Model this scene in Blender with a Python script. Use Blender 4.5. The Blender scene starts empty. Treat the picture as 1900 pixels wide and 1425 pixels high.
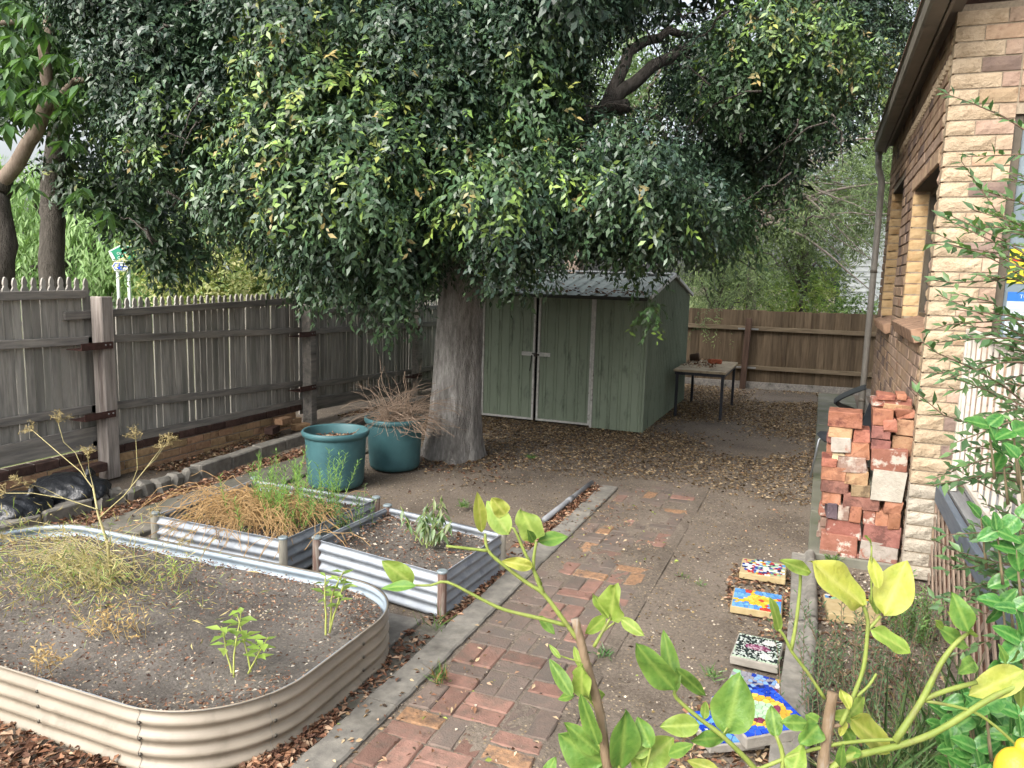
import bpy, math, random
import numpy as np
from mathutils import Vector, Matrix, Euler

SC = bpy.context.scene
COL = SC.collection
PI = math.pi
R = math.radians
rng = np.random.default_rng(7)
random.seed(7)

# ------------------------------------------------------------------ camera
F_PX = 1428.0            # focal length in pixels of a 1900 px wide frame
PITCH, ROLL, YAW, CAM_H = R(7.9), R(1.6), R(21.8), 2.0
_F0 = Vector((-math.sin(YAW), math.cos(YAW), 0)); _R0 = Vector((math.cos(YAW), math.sin(YAW), 0)); _Z = Vector((0, 0, 1))
CF = _F0*math.cos(PITCH) - _Z*math.sin(PITCH)
_U0 = _F0*math.sin(PITCH) + _Z*math.cos(PITCH)
CR = _R0*math.cos(ROLL) + _U0*math.sin(ROLL)
CU = _U0*math.cos(ROLL) - _R0*math.sin(ROLL)
CP = Vector((0, 0, CAM_H))
cam_d = bpy.data.cameras.new('camera'); cam = bpy.data.objects.new('camera', cam_d); COL.objects.link(cam)
m3 = Matrix((CR, CU, -CF)).transposed().to_4x4(); m3.translation = CP
cam.matrix_world = m3
cam_d.sensor_width = 36.0; cam_d.lens = F_PX/1900*36.0
cam_d.clip_start = 0.05; cam_d.clip_end = 600
SC.camera = cam

# ------------------------------------------------------------------ light (bright overcast)
SUN_EL, SUN_AZ = R(42), R(200)      # azimuth measured from +Y clockwise: behind and a little left of the camera
w = bpy.data.worlds.new('World'); SC.world = w; w.use_nodes = True
wn, wl = w.node_tree.nodes, w.node_tree.links
bg = wn['Background']
sky = wn.new('ShaderNodeTexSky'); sky.sky_type = 'NISHITA'; sky.sun_disc = False
sky.sun_elevation = SUN_EL; sky.sun_rotation = SUN_AZ
sky.air_density = 1.0; sky.dust_density = 6.0; sky.ozone_density = 1.0
hs = wn.new('ShaderNodeHueSaturation'); hs.inputs['Saturation'].default_value = 0.36
wl.new(sky.outputs[0], hs.inputs['Color']); wl.new(hs.outputs[0], bg.inputs[0])
bg.inputs[1].default_value = 0.15
sl = bpy.data.lights.new('sun', 'SUN'); sl.energy = .65; sl.angle = R(35); sl.color = (1, .975, .93)
sun = bpy.data.objects.new('sun', sl); COL.objects.link(sun)
sd = Vector((math.sin(SUN_AZ)*math.cos(SUN_EL), math.cos(SUN_AZ)*math.cos(SUN_EL), math.sin(SUN_EL)))
sun.rotation_euler = sd.to_track_quat('Z', 'Y').to_euler()
SC.view_settings.view_transform = 'Standard'; SC.view_settings.look = 'None'
SC.view_settings.gamma = 1; SC.view_settings.exposure = 1.38
SC.cycles.use_denoising = True
SC.cycles.use_adaptive_sampling = True; SC.cycles.adaptive_threshold = .03
SC.cycles.max_bounces = 4; SC.cycles.diffuse_bounces = 2; SC.cycles.glossy_bounces = 2
SC.cycles.transmission_bounces = 3; SC.cycles.transparent_max_bounces = 4

# ------------------------------------------------------------------ helpers
def hx(s, k=1.0):
    s = s.lstrip('#'); o = []
    for i in (0, 2, 4):
        c = int(s[i:i+2], 16)/255
        o.append((c/12.92 if c <= .04045 else ((c+.055)/1.055)**2.4)*k)
    return tuple(o)

def at(px, py, D):
    """world point seen at a photo pixel, D metres along the camera axis"""
    return CP + (CF + CR*((px-950)/F_PX) + CU*((712.5-py)/F_PX))*D

def tag(o, label, cat=None, group=None, kind=None):
    if label: o['label'] = label
    if cat: o['category'] = cat
    if group: o['group'] = group
    if kind: o['kind'] = kind
    return o

def thing(name, label, cat, loc=(0, 0, 0), group=None):
    o = bpy.data.objects.new(name, None); COL.objects.link(o)
    o.location = loc; o.empty_display_size = .1
    return tag(o, label, cat, group)

def rootloc(p):
    v = Vector((0, 0, 0))
    while p is not None:
        v += p.location; p = p.parent
    return v

def link(name, me, parent=None, loc=None, rot=None, mat=None):
    """link a mesh object; loc is in world space, parents are never rotated"""
    o = bpy.data.objects.new(name, me); COL.objects.link(o)
    L = Vector(loc) if loc is not None else Vector((0, 0, 0))
    if parent is not None:
        o.parent = parent; L = L - rootloc(parent)
    o.location = L
    if rot is not None: o.rotation_euler = rot
    return o

class MB:
    """collects geometry; build() links it as one mesh object"""
    def __init__(s): s.v = []; s.f = []; s.sm = []
    def add(s, vs, fs, smooth=False):
        b = len(s.v); s.v.extend([tuple(q) for q in vs]); s.f.extend([tuple(i+b for i in f) for f in fs]); s.sm.extend([smooth]*len(fs)); return s
    def box(s, x0, x1, y0, y1, z0, z1, M=None, b=0.0):
        vs, fs = cbox(x1-x0, y1-y0, z1-z0, b)
        c = Vector(((x0+x1)/2, (y0+y1)/2, (z0+z1)/2))
        vs = [Vector(q)+c for q in vs]
        if M is not None: vs = [M @ q for q in vs]
        return s.add(vs, fs)
    def bar(s, a, b_, w, h, up=(0, 0, 1), bev=0.0):
        a, b_ = Vector(a), Vector(b_); d = b_-a; L = d.length; d.normalize()
        u = Vector(up); r = d.cross(u); r.normalize(); u = r.cross(d)
        vs, fs = cbox(w, L, h, bev); mid = (a+b_)/2
        return s.add([mid + r*q[0] + d*q[1] + u*q[2] for q in vs], fs)
    def tube(s, pts, rad, n=8, cap=True, smooth=True):
        pts = [Vector(p) for p in pts]; k = len(pts)
        if not hasattr(rad, '__len__'): rad = [rad]*k
        vs = []; fs = []; up = None
        for i, p in enumerate(pts):
            d = (pts[min(i+1, k-1)] - pts[max(i-1, 0)]); d.normalize()
            if up is None:
                up = d.orthogonal()
            up = up - d*up.dot(d)
            if up.length < 1e-6: up = d.orthogonal()
            up.normalize(); r = d.cross(up)
            for j in range(n):
                a = 2*PI*j/n; vs.append(p + (up*math.cos(a)+r*math.sin(a))*rad[i])
        for i in range(k-1):
            for j in range(n):
                a = i*n+j; b = i*n+(j+1) % n
                fs.append((a, b, b+n, a+n))
        if cap:
            fs.append(tuple(range(n-1, -1, -1))); fs.append(tuple((k-1)*n+j for j in range(n)))
        return s.add(vs, fs, smooth)
    def lathe(s, prof, c, n=40, smooth=True):
        vs = []; fs = []
        for (r, z) in prof:
            for j in range(n):
                a = 2*PI*j/n; vs.append((c[0]+r*math.cos(a), c[1]+r*math.sin(a), c[2]+z))
        for i in range(len(prof)-1):
            for j in range(n):
                a = i*n+j; b = i*n+(j+1) % n; fs.append((a, b, b+n, a+n))
        return s.add(vs, fs, smooth)
    def prism(s, poly, d0, d1, axis='z'):
        n = len(poly)
        def P(q, t): return {'z': (q[0], q[1], t), 'y': (q[0], t, q[1]), 'x': (t, q[0], q[1])}[axis]
        vs = [P(q, d0) for q in poly]+[P(q, d1) for q in poly]
        fs = [tuple(range(n-1, -1, -1)), tuple(range(n, 2*n))]+[(i, (i+1) % n, n+(i+1) % n, n+i) for i in range(n)]
        return s.add(vs, fs)
    def grid(s, rows, smooth=True, closed=False):
        """rows: list of equal-length point lists"""
        n = len(rows[0]); vs = [p for r in rows for p in r]; fs = []
        for i in range(len(rows)-1):
            for j in range(n if closed else n-1):
                a = i*n+j; b = i*n+(j+1) % n; fs.append((a, b, b+n, a+n))
        return s.add(vs, fs, smooth)
    def mesh(s, name, mat):
        me = bpy.data.meshes.new(name); me.from_pydata([tuple(q) for q in s.v], [], s.f)
        me.polygons.foreach_set('use_smooth', s.sm)
        if mat: me.materials.append(mat)
        me.update(); return me
    def build(s, name, mat, parent=None, loc=None):
        return link(name, s.mesh(name, mat), parent, loc)

def cbox(sx, sy, sz, b=0.0):
    hx_, hy, hz = sx/2, sy/2, sz/2
    if b <= 0:
        vs = [(x, y, z) for z in (-hz, hz) for y in (-hy, hy) for x in (-hx_, hx_)]
        return vs, [(0, 2, 3, 1), (4, 5, 7, 6), (0, 1, 5, 4), (2, 6, 7, 3), (0, 4, 6, 2), (1, 3, 7, 5)]
    vs = []; idx = {}
    for sxn in (-1, 1):
        for syn in (-1, 1):
            for szn in (-1, 1):
                for ax in range(3):
                    p = [sxn*(hx_-b), syn*(hy-b), szn*(hz-b)]
                    p[ax] = (sxn*hx_, syn*hy, szn*hz)[ax]
                    idx[(sxn, syn, szn, ax)] = len(vs); vs.append(tuple(p))
    fs = []
    for ax in range(3):
        o = [a for a in range(3) if a != ax]
        for sg in (-1, 1):
            q = []
            for (a, c) in ((-1, -1), (1, -1), (1, 1), (-1, 1)):
                k = [0, 0, 0]; k[ax] = sg; k[o[0]] = a; k[o[1]] = c; q.append(idx[(k[0], k[1], k[2], ax)])
            fs.append(tuple(q))
    for ax in range(3):          # edges along ax
        o = [a for a in range(3) if a != ax]
        for a in (-1, 1):
            for c in (-1, 1):
                def I(t, x):
                    k = [0, 0, 0]; k[ax] = t; k[o[0]] = a; k[o[1]] = c; return idx[(k[0], k[1], k[2], x)]
                fs.append((I(-1, o[0]), I(1, o[0]), I(1, o[1]), I(-1, o[1])))
    for k in [(a, b_, c) for a in (-1, 1) for b_ in (-1, 1) for c in (-1, 1)]:
        fs.append((idx[k+(0,)], idx[k+(1,)], idx[k+(2,)]))
    # orient outwards
    out = []
    for f in fs:
        P = [Vector(vs[i]) for i in f]; nrm = (P[1]-P[0]).cross(P[2]-P[0]); c = sum(P, Vector())/len(P)
        out.append(f if nrm.dot(c) > 0 else tuple(reversed(f)))
    return vs, out

def rough_box(sx, sy, sz, b, jit, seed, name, mat, face=None):
    """a chamfered box with knocked-about corners, shared between alike pieces"""
    r = random.Random(seed); vs, fs = cbox(sx, sy, sz, b)
    off = {}
    for i in range(8): off[i] = Vector((r.uniform(-1, 1), r.uniform(-1, 1), r.uniform(-1, 1)))*jit
    vv = []
    for i, q in enumerate(vs): vv.append(Vector(q)+off[i//3]+Vector((r.uniform(-1, 1), r.uniform(-1, 1), r.uniform(-1, 1)))*jit*.4)
    m = MB(); m.add(vv, fs); return m.mesh(name, mat)

def fast_mesh(name, V, quads, mat, cols=None, smooth=False):
    """numpy arrays to a mesh: V (n,3), quads (m,4 or 3)"""
    me = bpy.data.meshes.new(name); n = len(V); m, k = quads.shape
    me.vertices.add(n); me.vertices.foreach_set('co', np.ascontiguousarray(V, dtype=np.float32).ravel())
    me.loops.add(m*k); me.loops.foreach_set('vertex_index', np.ascontiguousarray(quads, dtype=np.int32).ravel())
    me.polygons.add(m); me.polygons.foreach_set('loop_start', np.arange(0, m*k, k, dtype=np.int32))
    me.polygons.foreach_set('loop_total', np.full(m, k, dtype=np.int32))
    if smooth: me.polygons.foreach_set('use_smooth', np.ones(m, dtype=bool))
    me.update(calc_edges=True); me.validate()
    if cols is not None:
        a = me.color_attributes.new('Col', 'FLOAT_COLOR', 'POINT')
        c4 = np.ones((n, 4), dtype=np.float32); c4[:, :3] = cols; a.data.foreach_set('color', c4.ravel())
    me.materials.append(mat); return me

def nrm(a): return a/np.maximum(np.linalg.norm(a, axis=1, keepdims=True), 1e-9)

def leaf_arrays(O, Dr, Up, L, W, C, fold=.25, curl=.12):
    """leaves as two folded quads each: O base, Dr direction, Up face normal"""
    Dr = nrm(Dr); S = nrm(np.cross(Dr, Up)); N = np.cross(S, Dr)
    L = L[:, None]; W = W[:, None]
    tip = O + Dr*L - N*(L*curl)
    mid = O + Dr*(L*.5) - N*(W*fold*.5)
    l = O + Dr*(L*.45) + S*(W*.5) + N*(W*fold*.5)
    r = O + Dr*(L*.45) - S*(W*.5) + N*(W*fold*.5)
    n = len(O); V = np.stack([O, mid, tip, l, r], 1).reshape(-1, 3)
    b = (np.arange(n)*5)[:, None]
    Q = np.concatenate([b+np.array([[0, 1, 2, 3]]), b+np.array([[0, 4, 2, 1]])], 1).reshape(-1, 4)
    return V, Q, np.repeat(C, 5, axis=0)

def leaf_obj(name, O, Dr, Up, L, W, C, mat, parent=None, fold=.25, curl=.12, lite=False):
    V, Q, CC = leaf_arrays(O, Dr, Up, L, W, C, fold, curl)
    if lite:                                              # crowns with very many leaves: one bent face each
        n = len(O); V = V.reshape(n, 5, 3)[:, [0, 3, 2, 4]].reshape(-1, 3); Q = (np.arange(n)*4)[:, None]+np.array([[0, 3, 2, 1]]); CC = np.repeat(C, 4, axis=0)
    return link(name, fast_mesh(name, V, Q, mat, CC), parent)

def rand_unit(n):
    v = rng.normal(size=(n, 3)); return nrm(v)

def palette(cols, n, var=.18):
    P = np.array(cols); c = P[rng.integers(0, len(P), n)]
    return np.clip(c*(1+rng.normal(size=(n, 1))*var), .004, 1)

# ------------------------------------------------------------------ materials
def nodes_of(m):
    m.use_nodes = True; nt = m.node_tree; nt.nodes.clear(); return nt

def M(name, c1, c2, scale=8, detail=6, rough=.8, bump=.3, bscale=None, rnd=.0, c3=None, c3scale=3, c3lo=.55, c3hi=.7,
      stretch=(1, 1, 1), metallic=0, spec=.4, lo=.35, hi=.65, bdist=.01, hrnd=0, roughvar=0):
    m = bpy.data.materials.new(name); nt = nodes_of(m); N = nt.nodes; Lk = nt.links
    out = N.new('ShaderNodeOutputMaterial'); p = N.new('ShaderNodeBsdfPrincipled'); Lk.new(p.outputs[0], out.inputs[0])
    tc = N.new('ShaderNodeTexCoord'); oi = N.new('ShaderNodeObjectInfo')
    mp = N.new('ShaderNodeMapping'); mp.inputs['Scale'].default_value = stretch; Lk.new(tc.outputs['Object'], mp.inputs[0])
    ml = N.new('ShaderNodeMath'); ml.operation = 'MULTIPLY'; ml.inputs[1].default_value = 57.3; Lk.new(oi.outputs['Random'], ml.inputs[0])
    va = N.new('ShaderNodeVectorMath'); va.operation = 'ADD'; Lk.new(mp.outputs[0], va.inputs[0]); Lk.new(ml.outputs[0], va.inputs[1])
    n1 = N.new('ShaderNodeTexNoise'); n1.inputs['Scale'].default_value = scale; n1.inputs['Detail'].default_value = min(detail, 5)
    n1.inputs['Roughness'].default_value = .6; Lk.new(va.outputs[0], n1.inputs['Vector'])
    cr = N.new('ShaderNodeValToRGB'); Lk.new(n1.outputs[0], cr.inputs[0])
    cr.color_ramp.elements[0].position = lo; cr.color_ramp.elements[1].position = hi
    cr.color_ramp.elements[0].color = (*c1, 1); cr.color_ramp.elements[1].color = (*c2, 1)
    col = cr.outputs[0]
    if c3 is not None:
        n3 = N.new('ShaderNodeTexNoise'); n3.inputs['Scale'].default_value = c3scale; n3.inputs['Detail'].default_value = 4
        n3.inputs['Roughness'].default_value = .68
        Lk.new(va.outputs[0], n3.inputs['Vector'])
        r3 = N.new('ShaderNodeValToRGB'); r3.color_ramp.elements[0].position = c3lo; r3.color_ramp.elements[1].position = c3hi
        Lk.new(n3.outputs[0], r3.inputs[0])
        mx = N.new('ShaderNodeMix'); mx.data_type = 'RGBA'; Lk.new(r3.outputs[0], mx.inputs[0]); Lk.new(col, mx.inputs[6]); mx.inputs[7].default_value = (*c3, 1)
        col = mx.outputs[2]
    if rnd or hrnd:
        h = N.new('ShaderNodeHueSaturation'); Lk.new(col, h.inputs['Color'])
        a = N.new('ShaderNodeMapRange'); a.inputs[3].default_value = 1-rnd; a.inputs[4].default_value = 1+rnd; Lk.new(oi.outputs['Random'], a.inputs[0]); Lk.new(a.outputs[0], h.inputs['Value'])
        if hrnd:
            f = N.new('ShaderNodeMath'); f.operation = 'MULTIPLY'; f.inputs[1].default_value = 7.13; Lk.new(oi.outputs['Random'], f.inputs[0])
            g = N.new('ShaderNodeMath'); g.operation = 'FRACT'; Lk.new(f.outputs[0], g.inputs[0])
            b = N.new('ShaderNodeMapRange'); b.inputs[3].default_value = .5-hrnd; b.inputs[4].default_value = .5+hrnd; Lk.new(g.outputs[0], b.inputs[0]); Lk.new(b.outputs[0], h.inputs['Hue'])
        col = h.outputs[0]
    Lk.new(col, p.inputs['Base Color'])
    p.inputs['Roughness'].default_value = rough; p.inputs['Metallic'].default_value = metallic
    p.inputs['Specular IOR Level'].default_value = spec
    if roughvar:
        rv = N.new('ShaderNodeMapRange'); rv.inputs[3].default_value = rough-roughvar; rv.inputs[4].default_value = min(1, rough+roughvar)
        Lk.new(n1.outputs[0], rv.inputs[0]); Lk.new(rv.outputs[0], p.inputs['Roughness'])
    if bump:
        n2 = N.new('ShaderNodeTexNoise'); n2.inputs['Scale'].default_value = bscale or scale*4; n2.inputs['Detail'].default_value = 3; n2.inputs['Roughness'].default_value = .65
        Lk.new(va.outputs[0], n2.inputs['Vector'])
        bp = N.new('ShaderNodeBump'); bp.inputs['Strength'].default_value = bump; bp.inputs['Distance'].default_value = bdist
        Lk.new(n2.outputs[0], bp.inputs['Height']); Lk.new(bp.outputs[0], p.inputs['Normal'])
    return m

def leaf_mat(name, rough=.4, trans=.3, spec=.5, tint=(1.3, 1.5, .6)):
    """leaf surface: colour from each leaf, a little light passing through"""
    m = bpy.data.materials.new(name); nt = nodes_of(m); N = nt.nodes; Lk = nt.links
    out = N.new('ShaderNodeOutputMaterial'); p = N.new('ShaderNodeBsdfPrincipled')
    at_ = N.new('ShaderNodeAttribute'); at_.attribute_name = 'Col'
    Lk.new(at_.outputs['Color'], p.inputs['Base Color']); p.inputs['Roughness'].default_value = rough; p.inputs['Specular IOR Level'].default_value = spec
    if trans > 0:
        t = N.new('ShaderNodeBsdfTranslucent'); mu = N.new('ShaderNodeMix'); mu.data_type = 'RGBA'; mu.blend_type = 'MULTIPLY'; mu.inputs[0].default_value = 1
        Lk.new(at_.outputs['Color'], mu.inputs[6]); mu.inputs[7].default_value = (*tint, 1); Lk.new(mu.outputs[2], t.inputs[0])
        ms = N.new('ShaderNodeMixShader'); ms.inputs[0].default_value = trans; Lk.new(p.outputs[0], ms.inputs[1]); Lk.new(t.outputs[0], ms.inputs[2]); Lk.new(ms.outputs[0], out.inputs[0])
    else: Lk.new(p.outputs[0], out.inputs[0])
    return m

def flat(name, c, rough=.6, metallic=0, spec=.4):
    m = bpy.data.materials.new(name); nt = nodes_of(m); N = nt.nodes
    out = N.new('ShaderNodeOutputMaterial'); p = N.new('ShaderNodeBsdfPrincipled'); nt.links.new(p.outputs[0], out.inputs[0])
    p.inputs['Base Color'].default_value = (*c, 1); p.inputs['Roughness'].default_value = rough; p.inputs['Metallic'].default_value = metallic
    p.inputs['Specular IOR Level'].default_value = spec
    return m

LEAF = leaf_mat('leaf'); LITTER = leaf_mat('dry_leaf', rough=.75, trans=.12, spec=.2, tint=(1, .8, .5)); GLOSSY = leaf_mat('glossy_leaf', rough=.38, trans=0, spec=.5)
FINE = leaf_mat('fine_leaf', rough=.7, trans=.25, spec=.15)
WOOD_F = M('weathered_picket', hx('#827f79'), hx('#aca79e'), 6, 6, .9, .35, 30, rnd=.22, stretch=(5, 5, .45), c3=hx('#4e5349'), c3scale=1.5, c3lo=.55, c3hi=.8, spec=.15)
WOOD_R = M('weathered_rail', hx('#74716d'), hx('#9a948b'), 6, 6, .9, .35, 30, rnd=.15, stretch=(5, .45, 5), c3=hx('#514f49'), c3scale=1.5, spec=.15)
WOOD_P = M('weathered_post', hx('#857d76'), hx('#a89f97'), 6, 6, .9, .4, 30, rnd=.2, stretch=(5, 5, .4), c3=hx('#5e544f'), c3scale=2, spec=.15)
PALING = M('brown_paling', hx('#54483a'), hx('#6c5e4c'), 5, 6, .9, .3, 30, rnd=.22, stretch=(5, 5, .4), c3=hx('#4c3d2b'), c3scale=1.4, spec=.15)
PALING_R = M('brown_rail', hx('#625646'), hx('#7a6d5a'), 5, 6, .9, .3, 30, rnd=.12, stretch=(.4, 5, 5), spec=.15)
RUST = M('brown_steel', hx('#3b2722'), hx('#513630'), 20, 5, .7, .2)
CONC = M('concrete', hx('#6c6963'), hx('#858178'), 14, 8, .92, .25, 120, rnd=.08, c3=hx('#55524c'), c3scale=3, c3lo=.5, c3hi=.75, spec=.2)
CONC_D = M('old_concrete', hx('#555249'), hx('#6f6b63'), 10, 8, .95, .3, 90, rnd=.12, c3=hx('#46473c'), c3scale=2.5, spec=.2)
# ================================================================== GROUND
_k = rng.normal(size=(14, 2))*np.array([[1.1], [1.6], [2.3], [3], [4], [5], [6.5], [8], [10], [13], [16], [20], [26], [33]])/1.4
_ph = rng.uniform(0, 6.28, 14); _am = np.array([.012, .010, .008, .006, .005, .004, .004, .003, .003, .002, .002, .002, .0015, .0015])
def gz(x, y):
    x = np.asarray(x, float); y = np.asarray(y, float); z = np.zeros(np.broadcast(x, y).shape)
    for i in range(14): z = z + _am[i]*np.sin(_k[i, 0]*x + _k[i, 1]*y + _ph[i])
    f = np.clip((np.abs(x+1.4)-.5)/.5, .25, 1)           # quieter along the path
    return z*.55*f - .008

def axis(a, b, step, lo, hi, n):
    mid = np.arange(a, b+1e-6, step); t = np.linspace(0, 1, n+1)[1:]**2.2
    return np.concatenate([(a-(a-lo)*t)[::-1], mid, b+(hi-b)*t])
gx = axis(-7.0, 1.6, .055, -260, 260, 26); gy = axis(.8, 15.6, .065, -260, 330, 26)
GX, GY = np.meshgrid(gx, gy); GZ = gz(GX, GY)
far = (GX < -6.6) | (GX > 1.6) | (GY > 15.6) | (GY < .6)
GZ = np.where(far, -.03, GZ)
nx, ny = len(gx), len(gy)
I = (np.arange(ny-1)[:, None]*nx + np.arange(nx-1)[None, :]).ravel()
quads = np.stack([I, I+1, I+1+nx, I+nx], 1)

def soil_mat(name, dark, light, specks=True, grass=False):
    m = bpy.data.materials.new(name); nt = nodes_of(m); N = nt.nodes; Lk = nt.links
    out = N.new('ShaderNodeOutputMaterial'); p = N.new('ShaderNodeBsdfPrincipled'); Lk.new(p.outputs[0], out.inputs[0])
    tc = N.new('ShaderNodeTexCoord')
    def noise(sc, det=8, ro=.65):
        n = N.new('ShaderNodeTexNoise'); n.inputs['Scale'].default_value = sc; n.inputs['Detail'].default_value = det; n.inputs['Roughness'].default_value = ro
        Lk.new(tc.outputs['Object'], n.inputs['Vector']); return n
    def ramp(src, stops):
        r = N.new('ShaderNodeValToRGB'); e = r.color_ramp.elements
        e[0].position, e[0].color = stops[0][0], (*stops[0][1], 1); e[1].position, e[1].color = stops[-1][0], (*stops[-1][1], 1)
        for s_ in stops[1:-1]:
            q = e.new(s_[0]); q.color = (*s_[1], 1)
        Lk.new(src, r.inputs[0]); return r
    def mix(f, a, b):
        x = N.new('ShaderNodeMix'); x.data_type = 'RGBA'; Lk.new(f, x.inputs[0])
        for s_, i in ((a, 6), (b, 7)):
            if isinstance(s_, tuple): x.inputs[i].default_value = (*s_, 1)
            else: Lk.new(s_, x.inputs[i])
        return x.outputs[2]
    W_, B_ = (1, 1, 1), (0, 0, 0)
    base = ramp(noise(1.3, 4).outputs[0], [(.33, dark), (.5, tuple((a+b)/2 for a, b in zip(dark, light))), (.7, light)]).outputs[0]
    fine = ramp(noise(55, 5, .75).outputs[0], [(.3, tuple(c*.5 for c in dark)), (.62, tuple(c*1.25 for c in light))]).outputs[0]
    col = mix(ramp(noise(9, 4).outputs[0], [(.3, (.25,)*3), (.7, (.7,)*3)]).outputs[0], base, fine)
    if specks:
        v = N.new('ShaderNodeTexVoronoi'); v.inputs['Scale'].default_value = 38; Lk.new(tc.outputs['Object'], v.inputs['Vector'])
        sp = ramp(v.outputs['Distance'], [(.0, W_), (.2, W_), (.26, B_)]).outputs[0]
        gate = ramp(noise(4, 3).outputs[0], [(.45, B_), (.62, W_)]).outputs[0]
        mu = N.new('ShaderNodeMath'); mu.operation = 'MULTIPLY'; Lk.new(sp, mu.inputs[0]); Lk.new(gate, mu.inputs[1])
        col = mix(mu.outputs[0], col, mix(v.outputs['Color'], hx('#8a7554'), hx('#b3a58a')))
    Lk.new(col, p.inputs['Base Color']); p.inputs['Roughness'].default_value = .95; p.inputs['Specular IOR Level'].default_value = .15
    bp = N.new('ShaderNodeBump'); bp.inputs['Strength'].default_value = .7; bp.inputs['Distance'].default_value = .012
    Lk.new(noise(70, 4, .7).outputs[0], bp.inputs['Height']); Lk.new(bp.outputs[0], p.inputs['Normal'])
    return m
SOIL = soil_mat('yard_soil', hx('#4d453c'), hx('#7a7065'))
SOIL_BED = soil_mat('bed_soil', hx('#403a35'), hx('#6f6a64'))
g = link('ground', fast_mesh('ground', np.stack([GX, GY, GZ], -1).reshape(-1, 3), quads, SOIL, smooth=True)); tag(g, None, kind='structure')

# street beyond the picket fence: verge and road
road = MB(); road.box(-40, -24, -60, 120, -.02, .004); tag(road.build('road', M('asphalt', hx('#4a4a4a'), hx('#5c5b59'), 60, 6, .9, .2)), None, kind='structure')
verge = MB(); verge.box(-24, -7.2, -60, 120, -.02, .012); tag(verge.build('grass_verge', M('verge_grass', hx('#4b5a2c'), hx('#6d7440'), 30, 8, .95, .5)), None, kind='structure')

# ------------------------------------------------------------------ brick path, basket weave
PAV = [M('paver_orange', hx('#8b6b5f'), hx('#7b6055'), 14, 8, .9, .45, 90, rnd=.2, c3=hx('#6a5a50'), c3scale=9, c3lo=.48, c3hi=.7, spec=.2),
       M('paver_red', hx('#7c6156'), hx('#6f564c'), 14, 8, .9, .45, 90, rnd=.2, c3=hx('#62554c'), c3scale=9, c3lo=.45, c3hi=.66, spec=.2),
       M('paver_grey', hx('#73645b'), hx('#665b53'), 14, 8, .92, .45, 90, rnd=.12, c3=hx('#625a53'), c3scale=6, c3lo=.42, c3hi=.62, spec=.2),
       M('paver_tan', hx('#a07d5f'), hx('#7d6450'), 40, 8, .92, .5, 90, rnd=.15, c3=hx('#5d5048'), c3scale=8, spec=.2)]
path = thing('brick_path', None, None, (-1.33, 4.7, 0)); tag(path, None, kind='structure')
PM = [[rough_box(.224, .108, .05, .007, .003, 10*k+s, 'brick', PAV[k]) for s in range(4)] for k in range(4)]
U = .2325
rr = random.Random(3)
for j in range(26):
    for i in range(3):
        cx, cy = -1.672 + U*(i+.5) + .008*math.sin(j*.35), 1.55 + U*(j+.5)
        turned = (i+j) % 2 == 0
        for h in (-1, 1):
            d = cy
            p_or = max(.05, min(.85, (4.3-d)/1.9))
            u = rr.random()
            k = (0 if u < p_or*.6 else 1) if u < p_or else (2 if rr.random() < .9 else 0)
            if d > 4.2 and rr.random() < .07: k = 0
            if rr.random() < .05: k = 3
            lx, ly = (h*.058, 0) if turned else (0, h*.058)
            z = -.013 + rr.uniform(-.003, .003) - (.004 if d > 4.3 else 0)
            o = link('brick', PM[k][rr.randrange(4)], path, (cx+lx+rr.uniform(-.003, .003), cy+ly+rr.uniform(-.003, .003), z),
                     (rr.uniform(-.012, .012), rr.uniform(-.012, .012), (PI/2 if turned else 0)+rr.uniform(-.02, .02)))
jx = np.linspace(-1.70, -.9, 60); jy = np.linspace(1.45, 7.75, 330); JX, JY = np.meshgrid(jx, jy)
_f = np.sin(JX*9+JY*2.1)+np.sin(JY*5.3-JX*4)+np.sin(JX*23+JY*17)*.6+np.sin(JY*13+1)*.5+np.sin(JX*61-JY*47)*.4
JZ = .0055+.0022*_f+np.clip((JY-4.2)*.0011, 0, .003)+np.clip((JX+1.02)*.05, 0, .004)+rng.normal(size=JX.shape)*.0007
JZ = JZ-np.clip((JX+.97+.02*np.sin(JY*7)+.012*np.sin(JY*19))*.22, 0, 1)-np.clip((JY-7.55)*.4, 0, 1)
J_ = (np.arange(329)[:, None]*60+np.arange(59)[None, :]).ravel()
tag(link('joint_soil', fast_mesh('joint_soil', np.stack([JX, JY, JZ], -1).reshape(-1, 3), np.stack([J_, J_+1, J_+61, J_+60], 1), SOIL, smooth=True), path), None, kind='stuff')
# concrete edging beside the path
edge = thing('concrete_edging', None, None, (-1.77, 4, 0)); tag(edge, None, kind='structure')
ys = [1.4, 2.9, 4.15, 5.6, 7.1]
for a, b in zip(ys[:-1], ys[1:]):
    e = MB(); n = 24; rows = []
    for t in np.linspace(a+.004, b-.004, n):
        xl = -1.852+rr.uniform(-.006, .006)-.004*(t-2); xr = -1.684+rr.uniform(-.004, .004)-.004*(t-2)
        zt = .026+rr.uniform(-.0015, .0015)
        rows.append([(xl, t, -.05), (xl, t, zt-.008), (xl+.012, t, zt), ((xl+xr)/2, t, zt+rr.uniform(-.001, .001)), (xr-.01, t, zt), (xr, t, zt-.008), (xr, t, -.05)])
    e.grid(rows, smooth=False); k = len(rows[0])
    e.f.append(tuple(range(k))); e.sm.append(False); e.f.append(tuple((n-1)*k+i for i in range(k-1, -1, -1))); e.sm.append(False)
    e.build('concrete_strip', CONC, edge)
slabs = thing('concrete_slabs', None, None, (-2.1, 3.5, 0)); tag(slabs, None, kind='structure')
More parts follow.
